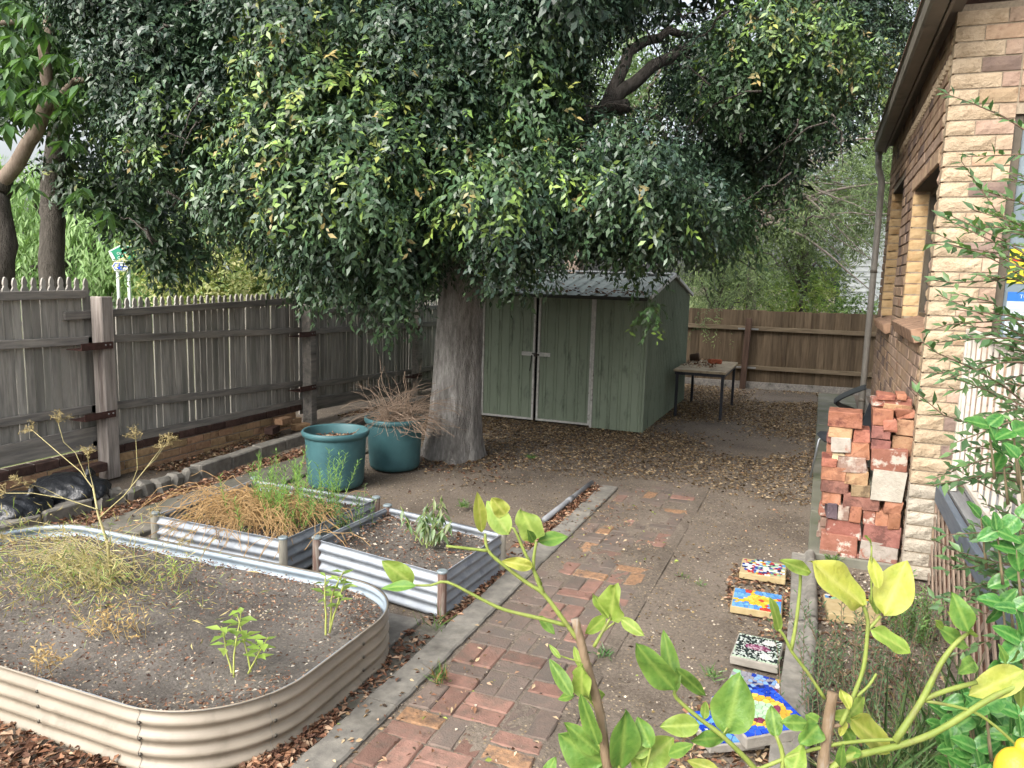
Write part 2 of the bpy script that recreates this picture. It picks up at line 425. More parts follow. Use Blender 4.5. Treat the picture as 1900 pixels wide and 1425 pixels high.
for (x0, x1, y0, y1, z, mt) in [(-2.02, -1.862, 2.2, 3.02, -.005, CONC_D), (-2.02, -1.862, 3.03, 3.64, -.006, CONC_D), (-2.0, -1.862, 3.65, 4.5, -.008, CONC_D),
                                (-2.02, -1.862, 4.51, 5.2, -.004, CONC_D), (-2.33, -2.03, 3.28, 3.76, .004, CONC), (-2.65, -2.34, 3.3, 3.8, .002, CONC), (-2.0, -1.87, 4.72, 5.1, .012, CONC)]:
    q = MB(); q.box(x0, x1, y0, y1, -.05, z+.012, b=.006); q.build('slab', mt, slabs)

# ------------------------------------------------------------------ kerb on the left and the strip beside it
kerb = thing('kerb', None, None, (-5.5, 6, 0)); tag(kerb, None, kind='structure')
KB = [rough_box(.14, .44, .22, .012, .006, 70+s, 'kerb_block', CONC) for s in range(4)]
KS = [rough_box(.13, .17, .2, .03, .016, 80+s, 'kerb_block', CONC) for s in range(5)]
y = 2.6; i = 0
while y < 10.4:
    small = 4.35 < y < 5.55
    L = .175 if small else .45
    x = -5.47 - .035*(y+L/2-3.6)
    if small: link('kerb_block', KS[i % 5], kerb, (x+rr.uniform(-.02, .02), y+L/2, -.005+rr.uniform(-.015, .015)), (rr.uniform(-.2, .2), rr.uniform(-.12, .12), .05+rr.uniform(-.25, .25)))
    else: link('kerb_block', KB[i % 4], kerb, (x, y+L/2, 0), (rr.uniform(-.02, .02), rr.uniform(-.02, .02), .035+rr.uniform(-.02, .02)))
    y += L; i += 1
strip = thing('concrete_path', None, None, (-4.8, 5, 0)); tag(strip, None, kind='structure')
for k in range(6):
    q = MB(); q.box(-5.12, -4.62, 3.3+k*.82, 3.3+k*.82+.81, -.05, .022+.003*(k % 2), b=.008); q.build('slab', CONC_D, strip)

# ------------------------------------------------------------------ right-hand garden kerb and house path
rk = thing('garden_kerb', None, None, (.04, 4, 0)); tag(rk, None, kind='structure')
def kx(t): return -.005 + .03*math.sin((t-3)*1.1) + (.05 if t < 3.3 else 0)*(3.3-t)
for a, b in zip([2.2, 3.42, 4.62], [3.4, 4.6, 5.85]):
    e = MB(); n = 26; rows = []
    prof = [(-.075, -.06), (-.075, .045), (-.068, .052), (0, .05), (.012, .052), (.022, .075), (.045, .092), (.07, .088), (.085, .06), (.085, -.06)]
    for t in np.linspace(a, b, n): rows.append([(kx(t)+u, t, v+rr.uniform(-.0005, .0005)) for u, v in prof])
    e.grid(rows, smooth=True); k = len(prof)
    e.f.append(tuple(range(k))); e.sm.append(False); e.f.append(tuple((n-1)*k+i for i in range(k-1, -1, -1))); e.sm.append(False)
    e.build('kerb_length', CONC, rk)
hp = thing('house_path', None, None, (.3, 10, 0)); tag(hp, None, kind='structure')
MOSSC = M('mossy_concrete', hx('#6a695f'), hx('#7d7b70'), 8, 8, .95, .25, 90, rnd=.08, c3=hx('#545a44'), c3scale=2, c3lo=.42, c3hi=.7, spec=.2)
for k in range(8):
    q = MB(); q.box(.03, .63, 5.9+k*1.15, 5.9+k*1.15+1.14, -.05, .05+.003*(k % 2), b=.01); q.build('slab', MOSSC, hp)

# ================================================================== PICKET FENCE
FX = -6.32
fence = thing('picket_fence', 'weathered grey timber picket fence with turned picket tops along the left side', 'fence', (FX, 7, 0))
def picket_mesh(H, wd, seed):
    r = random.Random(seed); a = wd/2
    hd = [(a, -.165), (a*.62, -.152), (a*.86, -.128), (a*.88, -.11), (a*.55, -.085), (a*.46, -.078), (a*.6, -.058), (a*.5, -.03), (a*.3, -.01), (a*.1, 0)]
    poly = [(-a, 0), (a, 0)] + [(x, H+z) for x, z in hd] + [(-x, H+z) for x, z in reversed(hd)]
    m = MB(); m.prism([(q[0], q[1]) for q in poly], -.009, .009, 'x'); return m.mesh('picket', WOOD_F)
SECT = [  # y0, y1, picket base z, top z at y0, y1, rail z (y0,y1) list, plinth (z0,z1) at y0,y1
    (3.30, 5.17, .34, 1.88, 1.89, [(1.75, 1.775), (1.38, 1.345), (.72, .70)], (.30, .47), (.31, .50)),
    (5.2, 8.24, .24, 1.70, 1.72, [(1.585, 1.66), (1.35, 1.275), (.70, .575)], (.20, .36), (.185, .33)),
    (8.38, 11.15, .12, 1.62, 1.60, [(1.50, 1.50), (1.25, 1.21), (.53, .43)], (.16, .32), (.04, .22)),
    (11.28, 14.9, .10, 1.58, 1.56, [(1.48, 1.48), (1.20, 1.15), (.42, .40)], (.04, .22), (.02, .2))]
PK = {}
for si, (y0, y1, zb, t0, t1, rails, p0, p1) in enumerate(SECT):
    pitch = .0905 if si else .083; n = int((y1-y0+.06)/pitch)
    for i in range(n+1):
        y = y0-.03+i*pitch; f = (y-y0)/(y1-y0); top = t0+(t1-t0)*f
        key = (si, i % 3)
        if key not in PK: PK[key] = picket_mesh(1, pitch-(.008 if si else .006)-.003*(i % 3), si*9+i)
        o = link('picket', picket_mesh(top-zb, pitch-rr.choice([.007, .009, .012, .02] if si else [.004, .006, .012]), si*50+i), fence, (FX-.035+rr.uniform(-.003, .003), y, zb+rr.uniform(-.01, .006)), (rr.uniform(-.008, .008), 0, 0))
    for k, (a, b) in enumerate(rails):
        h = .075
        m = MB(); e0 = y0-(.28 if (si == 1 and k == 0) else .06); e1 = y1+(.12 if k else -.05 if si == 0 else .05)
        if si == 0 and k == 0: e1 = y1-.03
        zz0 = a+(b-a)*(e0-y0)/(y1-y0); zz1 = a+(b-a)*(e1-y0)/(y1-y0)
        m.bar((FX, e0, zz0-h/2), (FX, e1, zz1-h/2), .04, h, bev=.004); m.build('rail', WOOD_R, fence)
    m = MB(); a0, a1 = p0; b0, b1 = p1
    m.add([(FX+.012, y0-.08, a0), (FX+.045, y0-.08, a0), (FX+.045, y0-.08, a1), (FX+.012, y0-.08, a1), (FX+.012, y1+.08, b0), (FX+.045, y1+.08, b0), (FX+.045, y1+.08, b1), (FX+.012, y1+.08, b1)],
          [(0, 1, 2, 3), (7, 6, 5, 4), (0, 4, 5, 1), (1, 5, 6, 2), (2, 6, 7, 3), (3, 7, 4, 0)]); m.build('plinth_board', WOOD_R, fence)
for (y, H, k, dark) in [(5.21, 1.72, 0, 0), (8.31, 1.58, 1, 1), (11.2, 1.56, 2, 1)]:
    m = rough_box(.135, .135, H, .008, .004, 300+k, 'post', WOOD_R if dark else WOOD_P); link('post', m, fence, (FX+.13, y, H/2-.0), (0, rr.uniform(-.01, .01), .04))
    for zi, z in enumerate([(1.345, .70), (1.275, .575), (1.21, .43)][k]):
        b = MB(); b.box(FX+.02, FX+.215, y-.30, y+.03, z-.105, z-.098); b.box(FX+.208, FX+.2155, y-.30, y+.03, z-.098, z-.04)
        bo = b.build('bracket', RUST, fence)
        for q in (0, 1):
            s = MB(); s.tube([(FX+.215, y-.05+.05*q, z-.068), (FX+.222, y-.05+.05*q, z-.068)], .009, 6); s.build('bolt', flat('bolt_zinc_%d%d%d' % (k, zi, q), hx('#8d8a86'), .4, .6), bo)

# low brick wall under the fence
BASE = [M('base_brick_cream', hx('#b39472'), hx('#9c7d60'), 18, 6, .9, .3, 80, rnd=.18, hrnd=.012, c3=hx('#6c5340'), c3scale=5, spec=.2),
        M('base_brick_dark', hx('#3f302b'), hx('#54413a'), 18, 6, .85, .3, 80, rnd=.2, spec=.2)]
BB = [[rough_box(.11, .222, .076, .005, .0025, 400+10*k+s, 'brick', BASE[k]) for s in range(3)] for k in range(2)]
bw = thing('low_brick_wall', 'low cream brick wall with dark top course under the picket fence', 'wall', (FX, 6, 0))
mo = MB(); mo.box(FX-.055, FX+.05, 3.2, 8.1, -.1, .27); mo.build('mortar', M('mortar', hx('#8c8379'), hx('#a39a8e'), 40, 6, .95, .3), bw)
for c in range(4):
    z = -.065+.086*c+.04; ymax = 8.05
    n = 0; y = 3.25+(.116 if c % 2 else 0)
    while y < ymax:
        k = 1 if c == 3 else 0
        link('brick', BB[k][rr.randrange(3)], bw, (FX+(.007 if k == 0 else .012), y+.111, z), (rr.uniform(-.01, .01), 0, rr.uniform(-.012, .012)))
        y += .232
# loose bricks lying along it
LB = [('loose_brick', BB[1][0], (-6.12, 4.72, .15), .05, 'dark brown loose brick with orange end lying on the low brick wall, nearer one'),
      ('loose_brick', BB[1][1], (-6.11, 4.97, .155), -.08, 'dark brown loose brick beside the first fence post, farther of two'),
      ('loose_brick', BB[1][2], (-6.08, 7.42, .09), .3, 'dark loose brick lying near the second fence post'),
      ('loose_brick', BB[0][0], (-6.07, 7.62, .17), .1, 'pale dusty brick lying crosswise on a dark one near second post'),
      ('loose_brick', BB[0][2], (-6.06, 7.95, .04), -.25, 'cream brick on the soil under the farther plinth board')]
for n_, me, lc, rz, lb in LB:
    o = link(n_, me, None, lc, (0, 0, rz)); tag(o, lb, 'brick', 'loose bricks along the fence')

# ================================================================== BACK PALING FENCE
PY = 15.55
pf = thing('paling_fence', 'brown timber paling fence closing the back of the yard', 'fence', (-1, PY, 0))
x = -7.2; i = 0
def slant(x): return .10*x
while x < 1.6:
    wd = .148; H = 1.50+rr.uniform(-.012, .012)
    m = rough_box(wd, .014, H-.12, .002, .002, 600+i % 6, 'paling', PALING) if i < 6 else None
    if i < 6: PK['pal%d' % i] = m
    link('paling', PK['pal%d' % (i % 6)], pf, (x, PY+slant(x)+(.012 if i % 2 else 0), .12+(H-.12)/2), (0, rr.uniform(-.006, .006), .1))
    x += .136; i += 1
for z in (1.17, .42):
    m = MB(); m.bar((-7.2, PY+slant(-7.2)-.035, z+.02), (1.6, PY+slant(1.6)-.035, z-.03), .045, .08, bev=.004); m.build('rail', PALING_R, pf)
m = MB(); m.bar((-7.2, PY+slant(-7.2)-.02, .07), (1.6, PY+slant(1.6)-.02, .05), .03, .15, bev=.003); m.build('plinth_board', WOOD_R, pf)
for px_ in (-4.4, -1.32):
    m = rough_box(.11, .1, 1.36, .006, .004, 620, 'post', M('dark_post_%d' % int(-px_*10), hx('#44332a'), hx('#5b473a'), 6, 6, .9, .3, 30, stretch=(5, 5, .4)))
    link('post', m, pf, (px_, PY+slant(px_)-.11, .67), (0, .03, .1))
    for z in (1.15, .41):
        b = MB(); b.box(px_-.2, px_+.2, PY+slant(px_)-.075, PY+slant(px_)-.06, z-.02, z+.01); b.build('bracket', flat('zinc_%d_%d' % (int(-px_*10), int(z*100)), hx('#9a9c9c'), .45, .7), pf)

# ================================================================== SHED
GREEN = M('green_steel', hx('#737f6e'), hx('#7f8c7a'), 3, 6, .55, .05, 20, c3=hx('#505a4d'), c3scale=9, c3lo=.56, c3hi=.76, stretch=(1, 1, .3), spec=.35)
WHITE = M('white_trim', hx('#a9aaa6'), hx('#c4c4bf'), 20, 6, .6, .1, c3=hx('#7f7a72'), c3scale=14, c3lo=.58, c3hi=.7)
ROOFM = M('shed_roof', hx('#9aa39b'), hx('#aeb4ab'), 5, 8, .7, .1, c3=hx('#76736a'), c3scale=4, c3lo=.5, c3hi=.7)
SX0, SX1, SY0, SY1 = -5.18, -2.12, 9.98, 13.25; EV, RG = 1.79, 2.09
shed = thing('garden_shed', 'green ribbed steel garden shed with white trimmed double doors behind the tree', 'shed', ((SX0+SX1)/2, (SY0+SY1)/2, 0))
def ribbed(a, b, pitch, depth, rib=.014):
    """profile points along one axis: (t, offset)"""
    pts = []; n = max(1, round((b-a)/pitch)); p = (b-a)/n
    for i in range(n):
        t = a+i*p
        pts += [(t, 0), (t+p*.42, 0), (t+p*.42+rib*.5, depth), (t+p*.42+rib*1.5, depth), (t+p*.42+rib*2, 0), (t+p*.42+rib*3.2, 0), (t+p*.42+rib*3.7, depth), (t+p*.42+rib*4.4, depth), (t+p*.42+rib*4.9, 0)]
    return pts+[(b, 0)]
def panel_x(x0, x1, y, z0, z1, pitch=.155, depth=.009):
    m = MB(); pr = ribbed(x0, x1, pitch, depth); m.grid([[(t, y-o, z0) for t, o in pr], [(t, y-o, z1) for t, o in pr]], smooth=False); return m
panel_x(-2.83, SX1, SY0, .0, EV).build('front_panel', GREEN, shed)
panel_x(SX0, -4.46, SY0, .0, EV).build('front_panel', GREEN, shed)
m = MB(); pr = ribbed(SY0, SY1, .13, -.012, .012)
def gab(y): 
    mid = (SY0+SY1)/2; return EV+(RG-EV)*(1-abs(y-mid)/(SY1-mid))-.01
m.grid([[(SX1-o, t, 0) for t, o in pr], [(SX1-o, t, gab(t)) for t, o in pr]], smooth=False); m.build('side_panel', GREEN, shed)
m = MB(); m.box(SX0, SX0+.01, SY0+.002, SY1-.002, 0, EV); m.build('side_panel', GREEN, shed)
m = MB(); m.box(SX0+.012, SX1-.012, SY1-.01, SY1, 0, EV); m.build('back_panel', GREEN, shed)
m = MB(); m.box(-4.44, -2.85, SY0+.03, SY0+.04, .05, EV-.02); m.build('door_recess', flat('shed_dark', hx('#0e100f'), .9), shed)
m = MB(); m.box(SX1-.004, SX1+.018, SY0-.018, SY0+.02, 0, EV); m.build('corner_trim', GREEN, shed)
for (x0, x1, hs_) in [(-4.455, -3.655, 1), (-3.615, -2.835, -1)]:
    d = panel_x(x0, x1, SY0-.008, .06, 1.755, .155, .008).build('door', GREEN, shed)
    for (a0, a1, c0, c1) in [(x0, x0+.03, .03, 1.765), (x1-.03, x1, .03, 1.765), (x0+.03, x1-.03, .03, .058), (x0+.03, x1-.03, 1.74, 1.765)]:
        q = MB(); q.box(a0, a1, SY0-.028, SY0-.003, c0, c1, b=.003); q.build('door_trim', WHITE, d)
    hx0 = x1-.19 if hs_ == 1 else x0-.0
    q = MB(); q.box(hx0, hx0+.19, SY0-.04, SY0-.029, .93, .985, b=.003); q.build('hasp_plate', WHITE, d)
for xa in (-4.475, -2.825):
    q = MB(); q.box(xa-.017, xa+.017, SY0-.02, SY0-.001, 0, EV-.015, b=.003); q.build('jamb_trim', WHITE, shed)
pl = MB(); pl.tube([(-3.68, SY0-.05, .965), (-3.64, SY0-.065, .955), (-3.58, SY0-.055, .95)], .012, 8); pl.box(-3.655, -3.615, SY0-.075, SY0-.045, .925, .975, b=.004)
pl.build('padlock', flat('lock_steel', hx('#3d3a37'), .4, .6), shed)
st = MB(); st.tube([(-3.69, SY0-.045, .94), (-3.7, SY0-.045, .83), (-3.715, SY0-.045, .72)], .008, 6); st.build('hanging_strap', flat('strap_black', hx('#1d1f1f'), .7), shed)
# roof: two ribbed slopes, ridge cap, barge trims, eave gutter
MID = (SY0+SY1)/2
for sgn in (-1, 1):
    ye = SY0-.07 if sgn < 0 else SY1+.07; m = MB(); pts = []
    n = 17; p = (SX1-SX0+.06)/n
    for i in range(n):
        t = SX0-.03+i*p; pts += [(t, 0), (t+p*.62, 0), (t+p*.7, .022), (t+p*.9, .022), (t+p*.98, 0)]
    pts.append((SX1+.03, 0))
    m.grid([[(t, ye, EV-.01+o) for t, o in pts], [(t, MID, RG+o) for t, o in pts]], smooth=False); m.build('roof_sheet', ROOFM, shed)
    b = MB(); b.bar((SX1+.045, ye, EV), (SX1+.045, MID, RG+.012), .03, .05, bev=.003); b.build('barge_trim', WHITE, shed)
b = MB(); b.prism([(MID-.1, RG+.022), (MID, RG+.045), (MID+.1, RG+.022), (MID, RG+.034)], SX0-.03, SX1+.03, 'x'); b.build('ridge_cap', WHITE, shed)
b = MB(); b.box(SX0-.02, SX1+.02, SY0-.085, SY0-.065, EV-.05, EV-.005); b.build('eave_trim', flat('eave_dark', hx('#3b3f3a'), .7), shed)

# ================================================================== WORK TABLE AND WHAT IS ON IT
tb = thing('work_table', 'old table with pale worn top and dark metal legs beside the shed', 'table', (-1.63, 12.3, 0))
TX0, TX1, TY0, TY1 = -2.0, -1.24, 11.45, 13.1
TOP = M('table_top', hx('#9c8c74'), hx('#b5a68c'), 6, 6, .8, .2, 50, c3=hx('#6b5f4e'), c3scale=4)
DKM = flat('dark_metal', hx('#23262e'), .5, .4)
m = MB(); m.box(TX0, TX1, TY0, TY1, .68, .715, b=.005); m.build('table_top', TOP, tb)
m = MB(); m.box(TX0+.02, TX1-.02, TY0+.02, TY1-.02, .635, .678); m.build('apron', DKM, tb)
for xx in (TX0+.05, TX1-.05):
    for yy in (TY0+.06, TY1-.06):
        m = MB(); m.box(xx-.02, xx+.02, yy-.02, yy+.02, 0, .637, b=.003); m.build('leg', DKM, tb)
m = MB(); m.lathe([(0, -.07), (.05, -.07), (.06, .045), (.07, .047), (.07, .075), (.06, .075), (.052, -.04), (0, -.04)], (0, 0, 0), 20)
o = m.build('flower_pot', flat('pot_brown', hx('#4a3a30'), .8)); o.location = (-1.9, 12.75, .786); o.rotation_euler = (0, R(84), .3)
tag(o, 'small dark flower pot lying on its side at the back of the work table', 'pot')
o = link('table_brick', rough_box(.2, .1, .075, .012, .006, 5, 'table_brick', M('terracotta', hx('#8d4a33'), hx('#a55b40'), 20, 6, .9, .3)), None, (-1.55, 12.6, .755), (0, 0, .5))
tag(o, 'terracotta brick lying on the work table top', 'brick')
# ================================================================== BRICK HOUSE
def on_y(px, py, Y):
    d = CF + CR*((px-950)/F_PX) + CU*((712.5-py)/F_PX); return CP + d*(Y/d.y)
def text_mesh(body, size, mat, M4, name, parent=None, loc=(0, 0, 0)):
    cu = bpy.data.curves.new(name, 'FONT'); cu.body = body; cu.size = size; cu.align_x = 'LEFT'; cu.extrude = .0006; cu.resolution_u = 3
    to = bpy.data.objects.new(name+'_tmp', cu); COL.objects.link(to)
    me = bpy.data.meshes.new_from_object(to.evaluated_get(bpy.context.evaluated_depsgraph_get()))
    bpy.data.objects.remove(to); me.transform(M4); me.materials.clear(); me.materials.append(mat)
    return link(name, me, parent, loc)
HX, HY, CH = .645, 5.8, .096
house = thing('brick_house', 'cream and brown brick house wall with grey gutter along the right side', 'house', (1.2, 8.5, 0))
QC = M('quoin_cream', hx('#a08e76'), hx('#b3a189'), 9, 8, .92, .9, 45, rnd=.1, c3=hx('#8f7b63'), c3scale=5, c3lo=.55, c3hi=.75, spec=.15, bdist=.015)
QW = M('quoin_white', hx('#9a9284'), hx('#ada597'), 9, 8, .92, .9, 45, rnd=.08, c3=hx('#8d8577'), c3scale=5, spec=.15, bdist=.015)
BR = M('brick_brown', hx('#a08a76'), hx('#ad9884'), 12, 8, .9, .6, 50, rnd=.22, hrnd=.015, c3=hx('#7d6a5a'), c3scale=6, c3lo=.5, c3hi=.7, spec=.15)
BT = M('brick_tan', hx('#9a836b'), hx('#ac967d'), 12, 8, .9, .6, 50, rnd=.2, hrnd=.012, c3=hx('#7a5c4a'), c3scale=6, c3lo=.5, c3hi=.7, spec=.15)
BD = M('brick_dark', hx('#6f5f58'), hx('#806e63'), 12, 8, .88, .5, 50, rnd=.2, spec=.15)
BC = M('brick_reveal', hx('#b2966e'), hx('#c0a680'), 12, 8, .9, .3, 50, rnd=.1, c3=hx('#a07b52'), c3scale=5, spec=.15)
MORT = M('house_mortar', hx('#877b6a'), hx('#9c8f7c'), 50, 6, .95, .3)
def split_brick(L, H, Dp, seed, amp, mat, nm='brick'):
    r = random.Random(seed); nx_, nz_ = max(3, int(L/.04)+1), 4; m = MB()
    fr = []
    for j in range(nz_):
        row = []
        for i in range(nx_):
            e = i in (0, nx_-1) or j in (0, nz_-1)
            row.append((-L/2+L*i/(nx_-1)+(0 if i in (0, nx_-1) else r.uniform(-.004, .004)), -Dp/2+(amp*.9+r.uniform(0, .003) if e else r.uniform(-amp, amp*.35)), -H/2+H*j/(nz_-1)+(0 if j in (0, nz_-1) else r.uniform(-.004, .004))))
        fr.append(row)
    m.grid(fr, smooth=False)
    n = nx_*nz_; ring = list(range(nx_))+[nx_*(j+1)-1 for j in range(1, nz_)]+[n-2-i for i in range(nx_-1)]+[nx_*j for j in range(nz_-2, 0, -1)]
    b = len(m.v); back = [(m.v[i][0], Dp/2, m.v[i][2]) for i in ring]; m.v.extend(back); k = len(ring)
    for i in range(k): m.f.append((ring[i], b+i, b+(i+1) % k, ring[(i+1) % k])); m.sm.append(False)
    m.f.append(tuple(b+i for i in range(k))); m.sm.append(False)
    return m.mesh(nm, mat)
_bc = {}
def hb(L, mat, amp, s):
    key = (round(L, 2), mat.name, s % 4)
    if key not in _bc: _bc[key] = split_brick(round(L, 2), CH-.011, .1, hash(key[0]*100) % 97+s, amp, mat)
    return _bc[key]
FACE_Y = (0, 0, 0); FACE_X = (0, 0, -PI/2)
# mortar core (front pier, below the front window, side wall with two openings)
core = MB()
W1, W2 = (6.03, 7.60, 1.75, 2.83), (8.75, 10.3, 1.66, 3.1); YE = 10.9; ZT = 3.78
core.box(HX+.014, 1.02, HY+.014, HY+.12, 0, ZT); core.box(1.02, 2.6, HY+.016, HY+.12, 0, 1.64); core.box(1.02, 2.6, HY+.016, HY+.12, 3.1, ZT)
for (a, b, c, d) in [(HY+.12, W1[0], 0, ZT), (W1[0], W1[1], 0, W1[2]-.02), (W1[0], W1[1], W1[3], ZT), (W1[1], W2[0], 0, ZT), (W2[0], W2[1], 0, W2[2]-.02), (W2[0], W2[1], W2[3], ZT), (W2[1], YE, 0, ZT)]:
    core.box(HX+.014, HX+.2, a, b, c, d)
core.box(HX+.21, 5, HY+.7, YE, 0, ZT)
core.build('mortar', MORT, house)
sides = []; fronts = []
hr = random.Random(11)
NC = int(ZT/CH)
for k in range(NC):
    z = CH*(k+.5); ev = k % 2 == 0; cream = QW if k < 7 else QC
    if ev: fronts += [(HX, HX+.275, z, cream, .0065), (HX+.285, 1.018, z, BR if hr.random() < .7 else BT, .004)]
    else: fronts += [(HX, HX+.155, z, cream, .0065), (HX+.165, 1.018, z, [BR, BT, BR, BT, BD, BR][hr.randrange(6)], .005)]
    if z < 1.6 or z > 3.12:
        x = 1.03 if ev else 1.03+.14
        if not ev: fronts.append((1.03, 1.16, z, BT, .004))
        while x < 2.3: fronts.append((x, x+.285, z, [BR, BT, BR, BD][hr.randrange(4)], .004)); x += .295
    y = HY+.105 if ev else HY+.03   # side returns: long quoin behind a short front one
    first = True
    if not ev: sides.append((HY+.105, W1[0], z, cream if hr.random() < .4 else BT, .007)); y = W1[0]+.01
    else: sides.append((HY+.105, HY+.165, z, BD, .004)); sides.append((HY+.172, W1[0], z, BT if hr.random() < .5 else BR, .008)); y = W1[0]+.01
    y += 0 if ev else -.0
    stops = []
    step = .245; yy = y+(.12 if ev else 0)
    if ev: sides_y = [(y, y+.11)]
    else: sides_y = []
    while yy < YE: sides_y.append((yy, min(yy+step-.01, YE))); yy += step
    for a, b in sides_y:
        for wn_ in (W1, W2):
            if wn_[2]-.06 < z < wn_[3]+.03:
                if a < wn_[0] < b: b = wn_[0]
                if a < wn_[1] < b: a = wn_[1]
                if a >= wn_[0]-.001 and b <= wn_[1]+.001: a = b
        if b-a > .05: sides.append((a, b, z, [BR, BT, BT, BR, BR, BT, BT, BD][hr.randrange(8)], .006))
sides.sort(key=lambda q: (q[0]+q[1])/2)
for (x0, x1, z, mt, amp) in fronts:
    link('brick', hb(x1-x0, mt, amp, hr.randrange(4)), house, ((x0+x1)/2, HY+.05, z), FACE_Y)
nfront = len(fronts)
room = 262-nfront
for (a, b, z, mt, amp) in sides[:room]:
    link('brick', hb(b-a, mt, amp, hr.randrange(4)), house, (HX+.05+hr.uniform(-.003, .003), (a+b)/2, z), FACE_X)
by = {}
for (a, b, z, mt, amp) in sides[room:]:
    by.setdefault(mt.name, []).append((a, b, z))
rest = MB(); mi = []
names = list(by)
for n_ in names:
    for (a, b, z) in by[n_]:
        k0 = len(rest.f); rest.box(HX+hr.uniform(-.004, .003), HX+.1, a, b, z-CH/2+.006, z+CH/2-.006, b=.004); mi += [names.index(n_)]*(len(rest.f)-k0)
me = rest.mesh('brickwork', None)
for n_ in names: me.materials.append(bpy.data.materials[n_])
me.polygons.foreach_set('material_index', mi)
tag(link('brickwork', me, house), None, kind='stuff')
# window reveals, frames, glass, sills, lintel
FR = M('window_frame_bronze', hx('#4e473c'), hx('#5a5246'), 10, 4, .5, .05, metallic=.3)
GLASS = flat('window_glass', hx('#39454c'), .08, 0, .8)
for wi, (y0, y1, z0, z1) in enumerate((W1, W2)):
    wobj = MB(); wobj.box(HX+.16, HX+.166, y0+.05, y1-.05, z0+.05, z1-.05); wobj = wobj.build('window', GLASS, house)
    for (a, b, c, d) in [(y0, y0+.05, z0, z1), (y1-.05, y1, z0, z1), (y0+.05, y1-.05, z0, z0+.05), (y0+.05, y1-.05, z1-.05, z1), ((y0+y1)/2-.02, (y0+y1)/2+.02, z0+.05, z1-.05)]:
        q = MB(); q.box(HX+.125, HX+.18, a, b, c, d, b=.003); q.build('window_frame', FR, wobj)
    z = z0+.05
    while z < z1-.02:
        link('brick', hb(.115, BC, .003, hr.randrange(4)), house, (HX+.06, y1+.045, z), FACE_Y); z += CH
    y = y0-.02; s = 0
    SB = rough_box(.22, .078, .1, .006, .004, 900+wi, 'sill_brick', M('sill_brown_%d' % wi, hx('#7d6350'), hx('#947862'), 14, 6, .9, .5, 60, rnd=.15, c3=hx('#5b463a'), c3scale=6))
    while y < y1+.04:
        link('sill_brick', SB, house, (HX+.045, y+.04, z0-.055), (0, R(-16), 0)); y += .088; s += 1
    q = MB(); q.box(HX+.01, HX+.19, y0, y1, z1-.004, z1+.004); q.build('lintel', flat('lintel_dark_%d' % wi, hx('#3c3833'), .8), house)
# rowlock course over window one and dogtooth course under the eaves
SBR = rough_box(.1, .07, .105, .006, .004, 950, 'brick', BT)
y = W1[0]-.02
while y < W1[1]+.05: link('brick', SBR, house, (HX+.042, y+.035, W1[3]+.058)); y += .078
y = HY+.02
DT = rough_box(.1, .1, .07, .006, .003, 951, 'brick', QC)
while y < 9.4: link('dogtooth_brick', DT, house, (HX+.045, y+.06, 3.46), (0, 0, R(45))); y += .118
# eaves: soffit, fascia, gutter, downpipe, roof
EAV = M('eave_grey', hx('#6d675e'), hx('#787167'), 6, 5, .6, .05, c3=hx('#57524b'), c3scale=4)
q = MB(); q.box(.56, HX+.02, 5.25, YE, 3.74, 3.752); q.build('soffit', M('soffit', hx('#5f5a52'), hx('#6b655c'), 5, 5, .8, .05), house)
q = MB(); q.box(.552, .572, 5.25, YE, 3.66, 3.88); q.build('fascia', EAV, house)
gut = MB(); pr = [(a+.1, b+.28) for a, b in [(.45, 3.50), (.45, 3.40), (.44, 3.385), (.36, 3.385), (.342, 3.40), (.335, 3.46), (.338, 3.50), (.325, 3.515), (.32, 3.51)]]
gut.grid([[(a, 5.25, b) for a, b in pr], [(a, YE+.05, b) for a, b in pr]], smooth=False); gut.grid([[(a+.002, YE+.05, b) for a, b in pr], [(.55, YE+.05, 3.78) for a, b in pr]], smooth=False)
gut.build('gutter', EAV, house)
dp = MB(); dp.tube([(.49, YE-.05, 3.68), (.49, YE-.05, 3.54), (.495, YE-.05, 3.48), (.54, YE-.05, 3.34), (.55, YE-.05, 3.28), (.55, YE-.05, 2.0), (.55, YE-.05, .05)], .038, 14); dp.build('downpipe', M('pipe_grey', hx('#949089'), hx('#a29e96'), 6, 5, .55, .05, c3=hx('#86827c'), c3scale=3), house)
for z in (2.2, .55):
    q = MB(); q.tube([(.55, YE-.05, z-.02), (.55, YE-.05, z+.02)], .043, 14); q.build('pipe_clip', EAV, house)
q = MB(); q.add([(.43, 5.3, 3.81), (.43, YE+.1, 3.81), (3.5, YE+.1, 5.3), (3.5, 5.3, 5.3), (.43, 5.3, 3.85), (.43, YE+.1, 3.85), (3.5, YE+.1, 5.34), (3.5, 5.3, 5.34)], [(3, 2, 1, 0), (4, 5, 6, 7), (0, 1, 5, 4), (1, 2, 6, 5), (2, 3, 7, 6), (3, 0, 4, 7)]); q.build('roof', flat('roof_tile', hx('#6a4c3e'), .9), house)
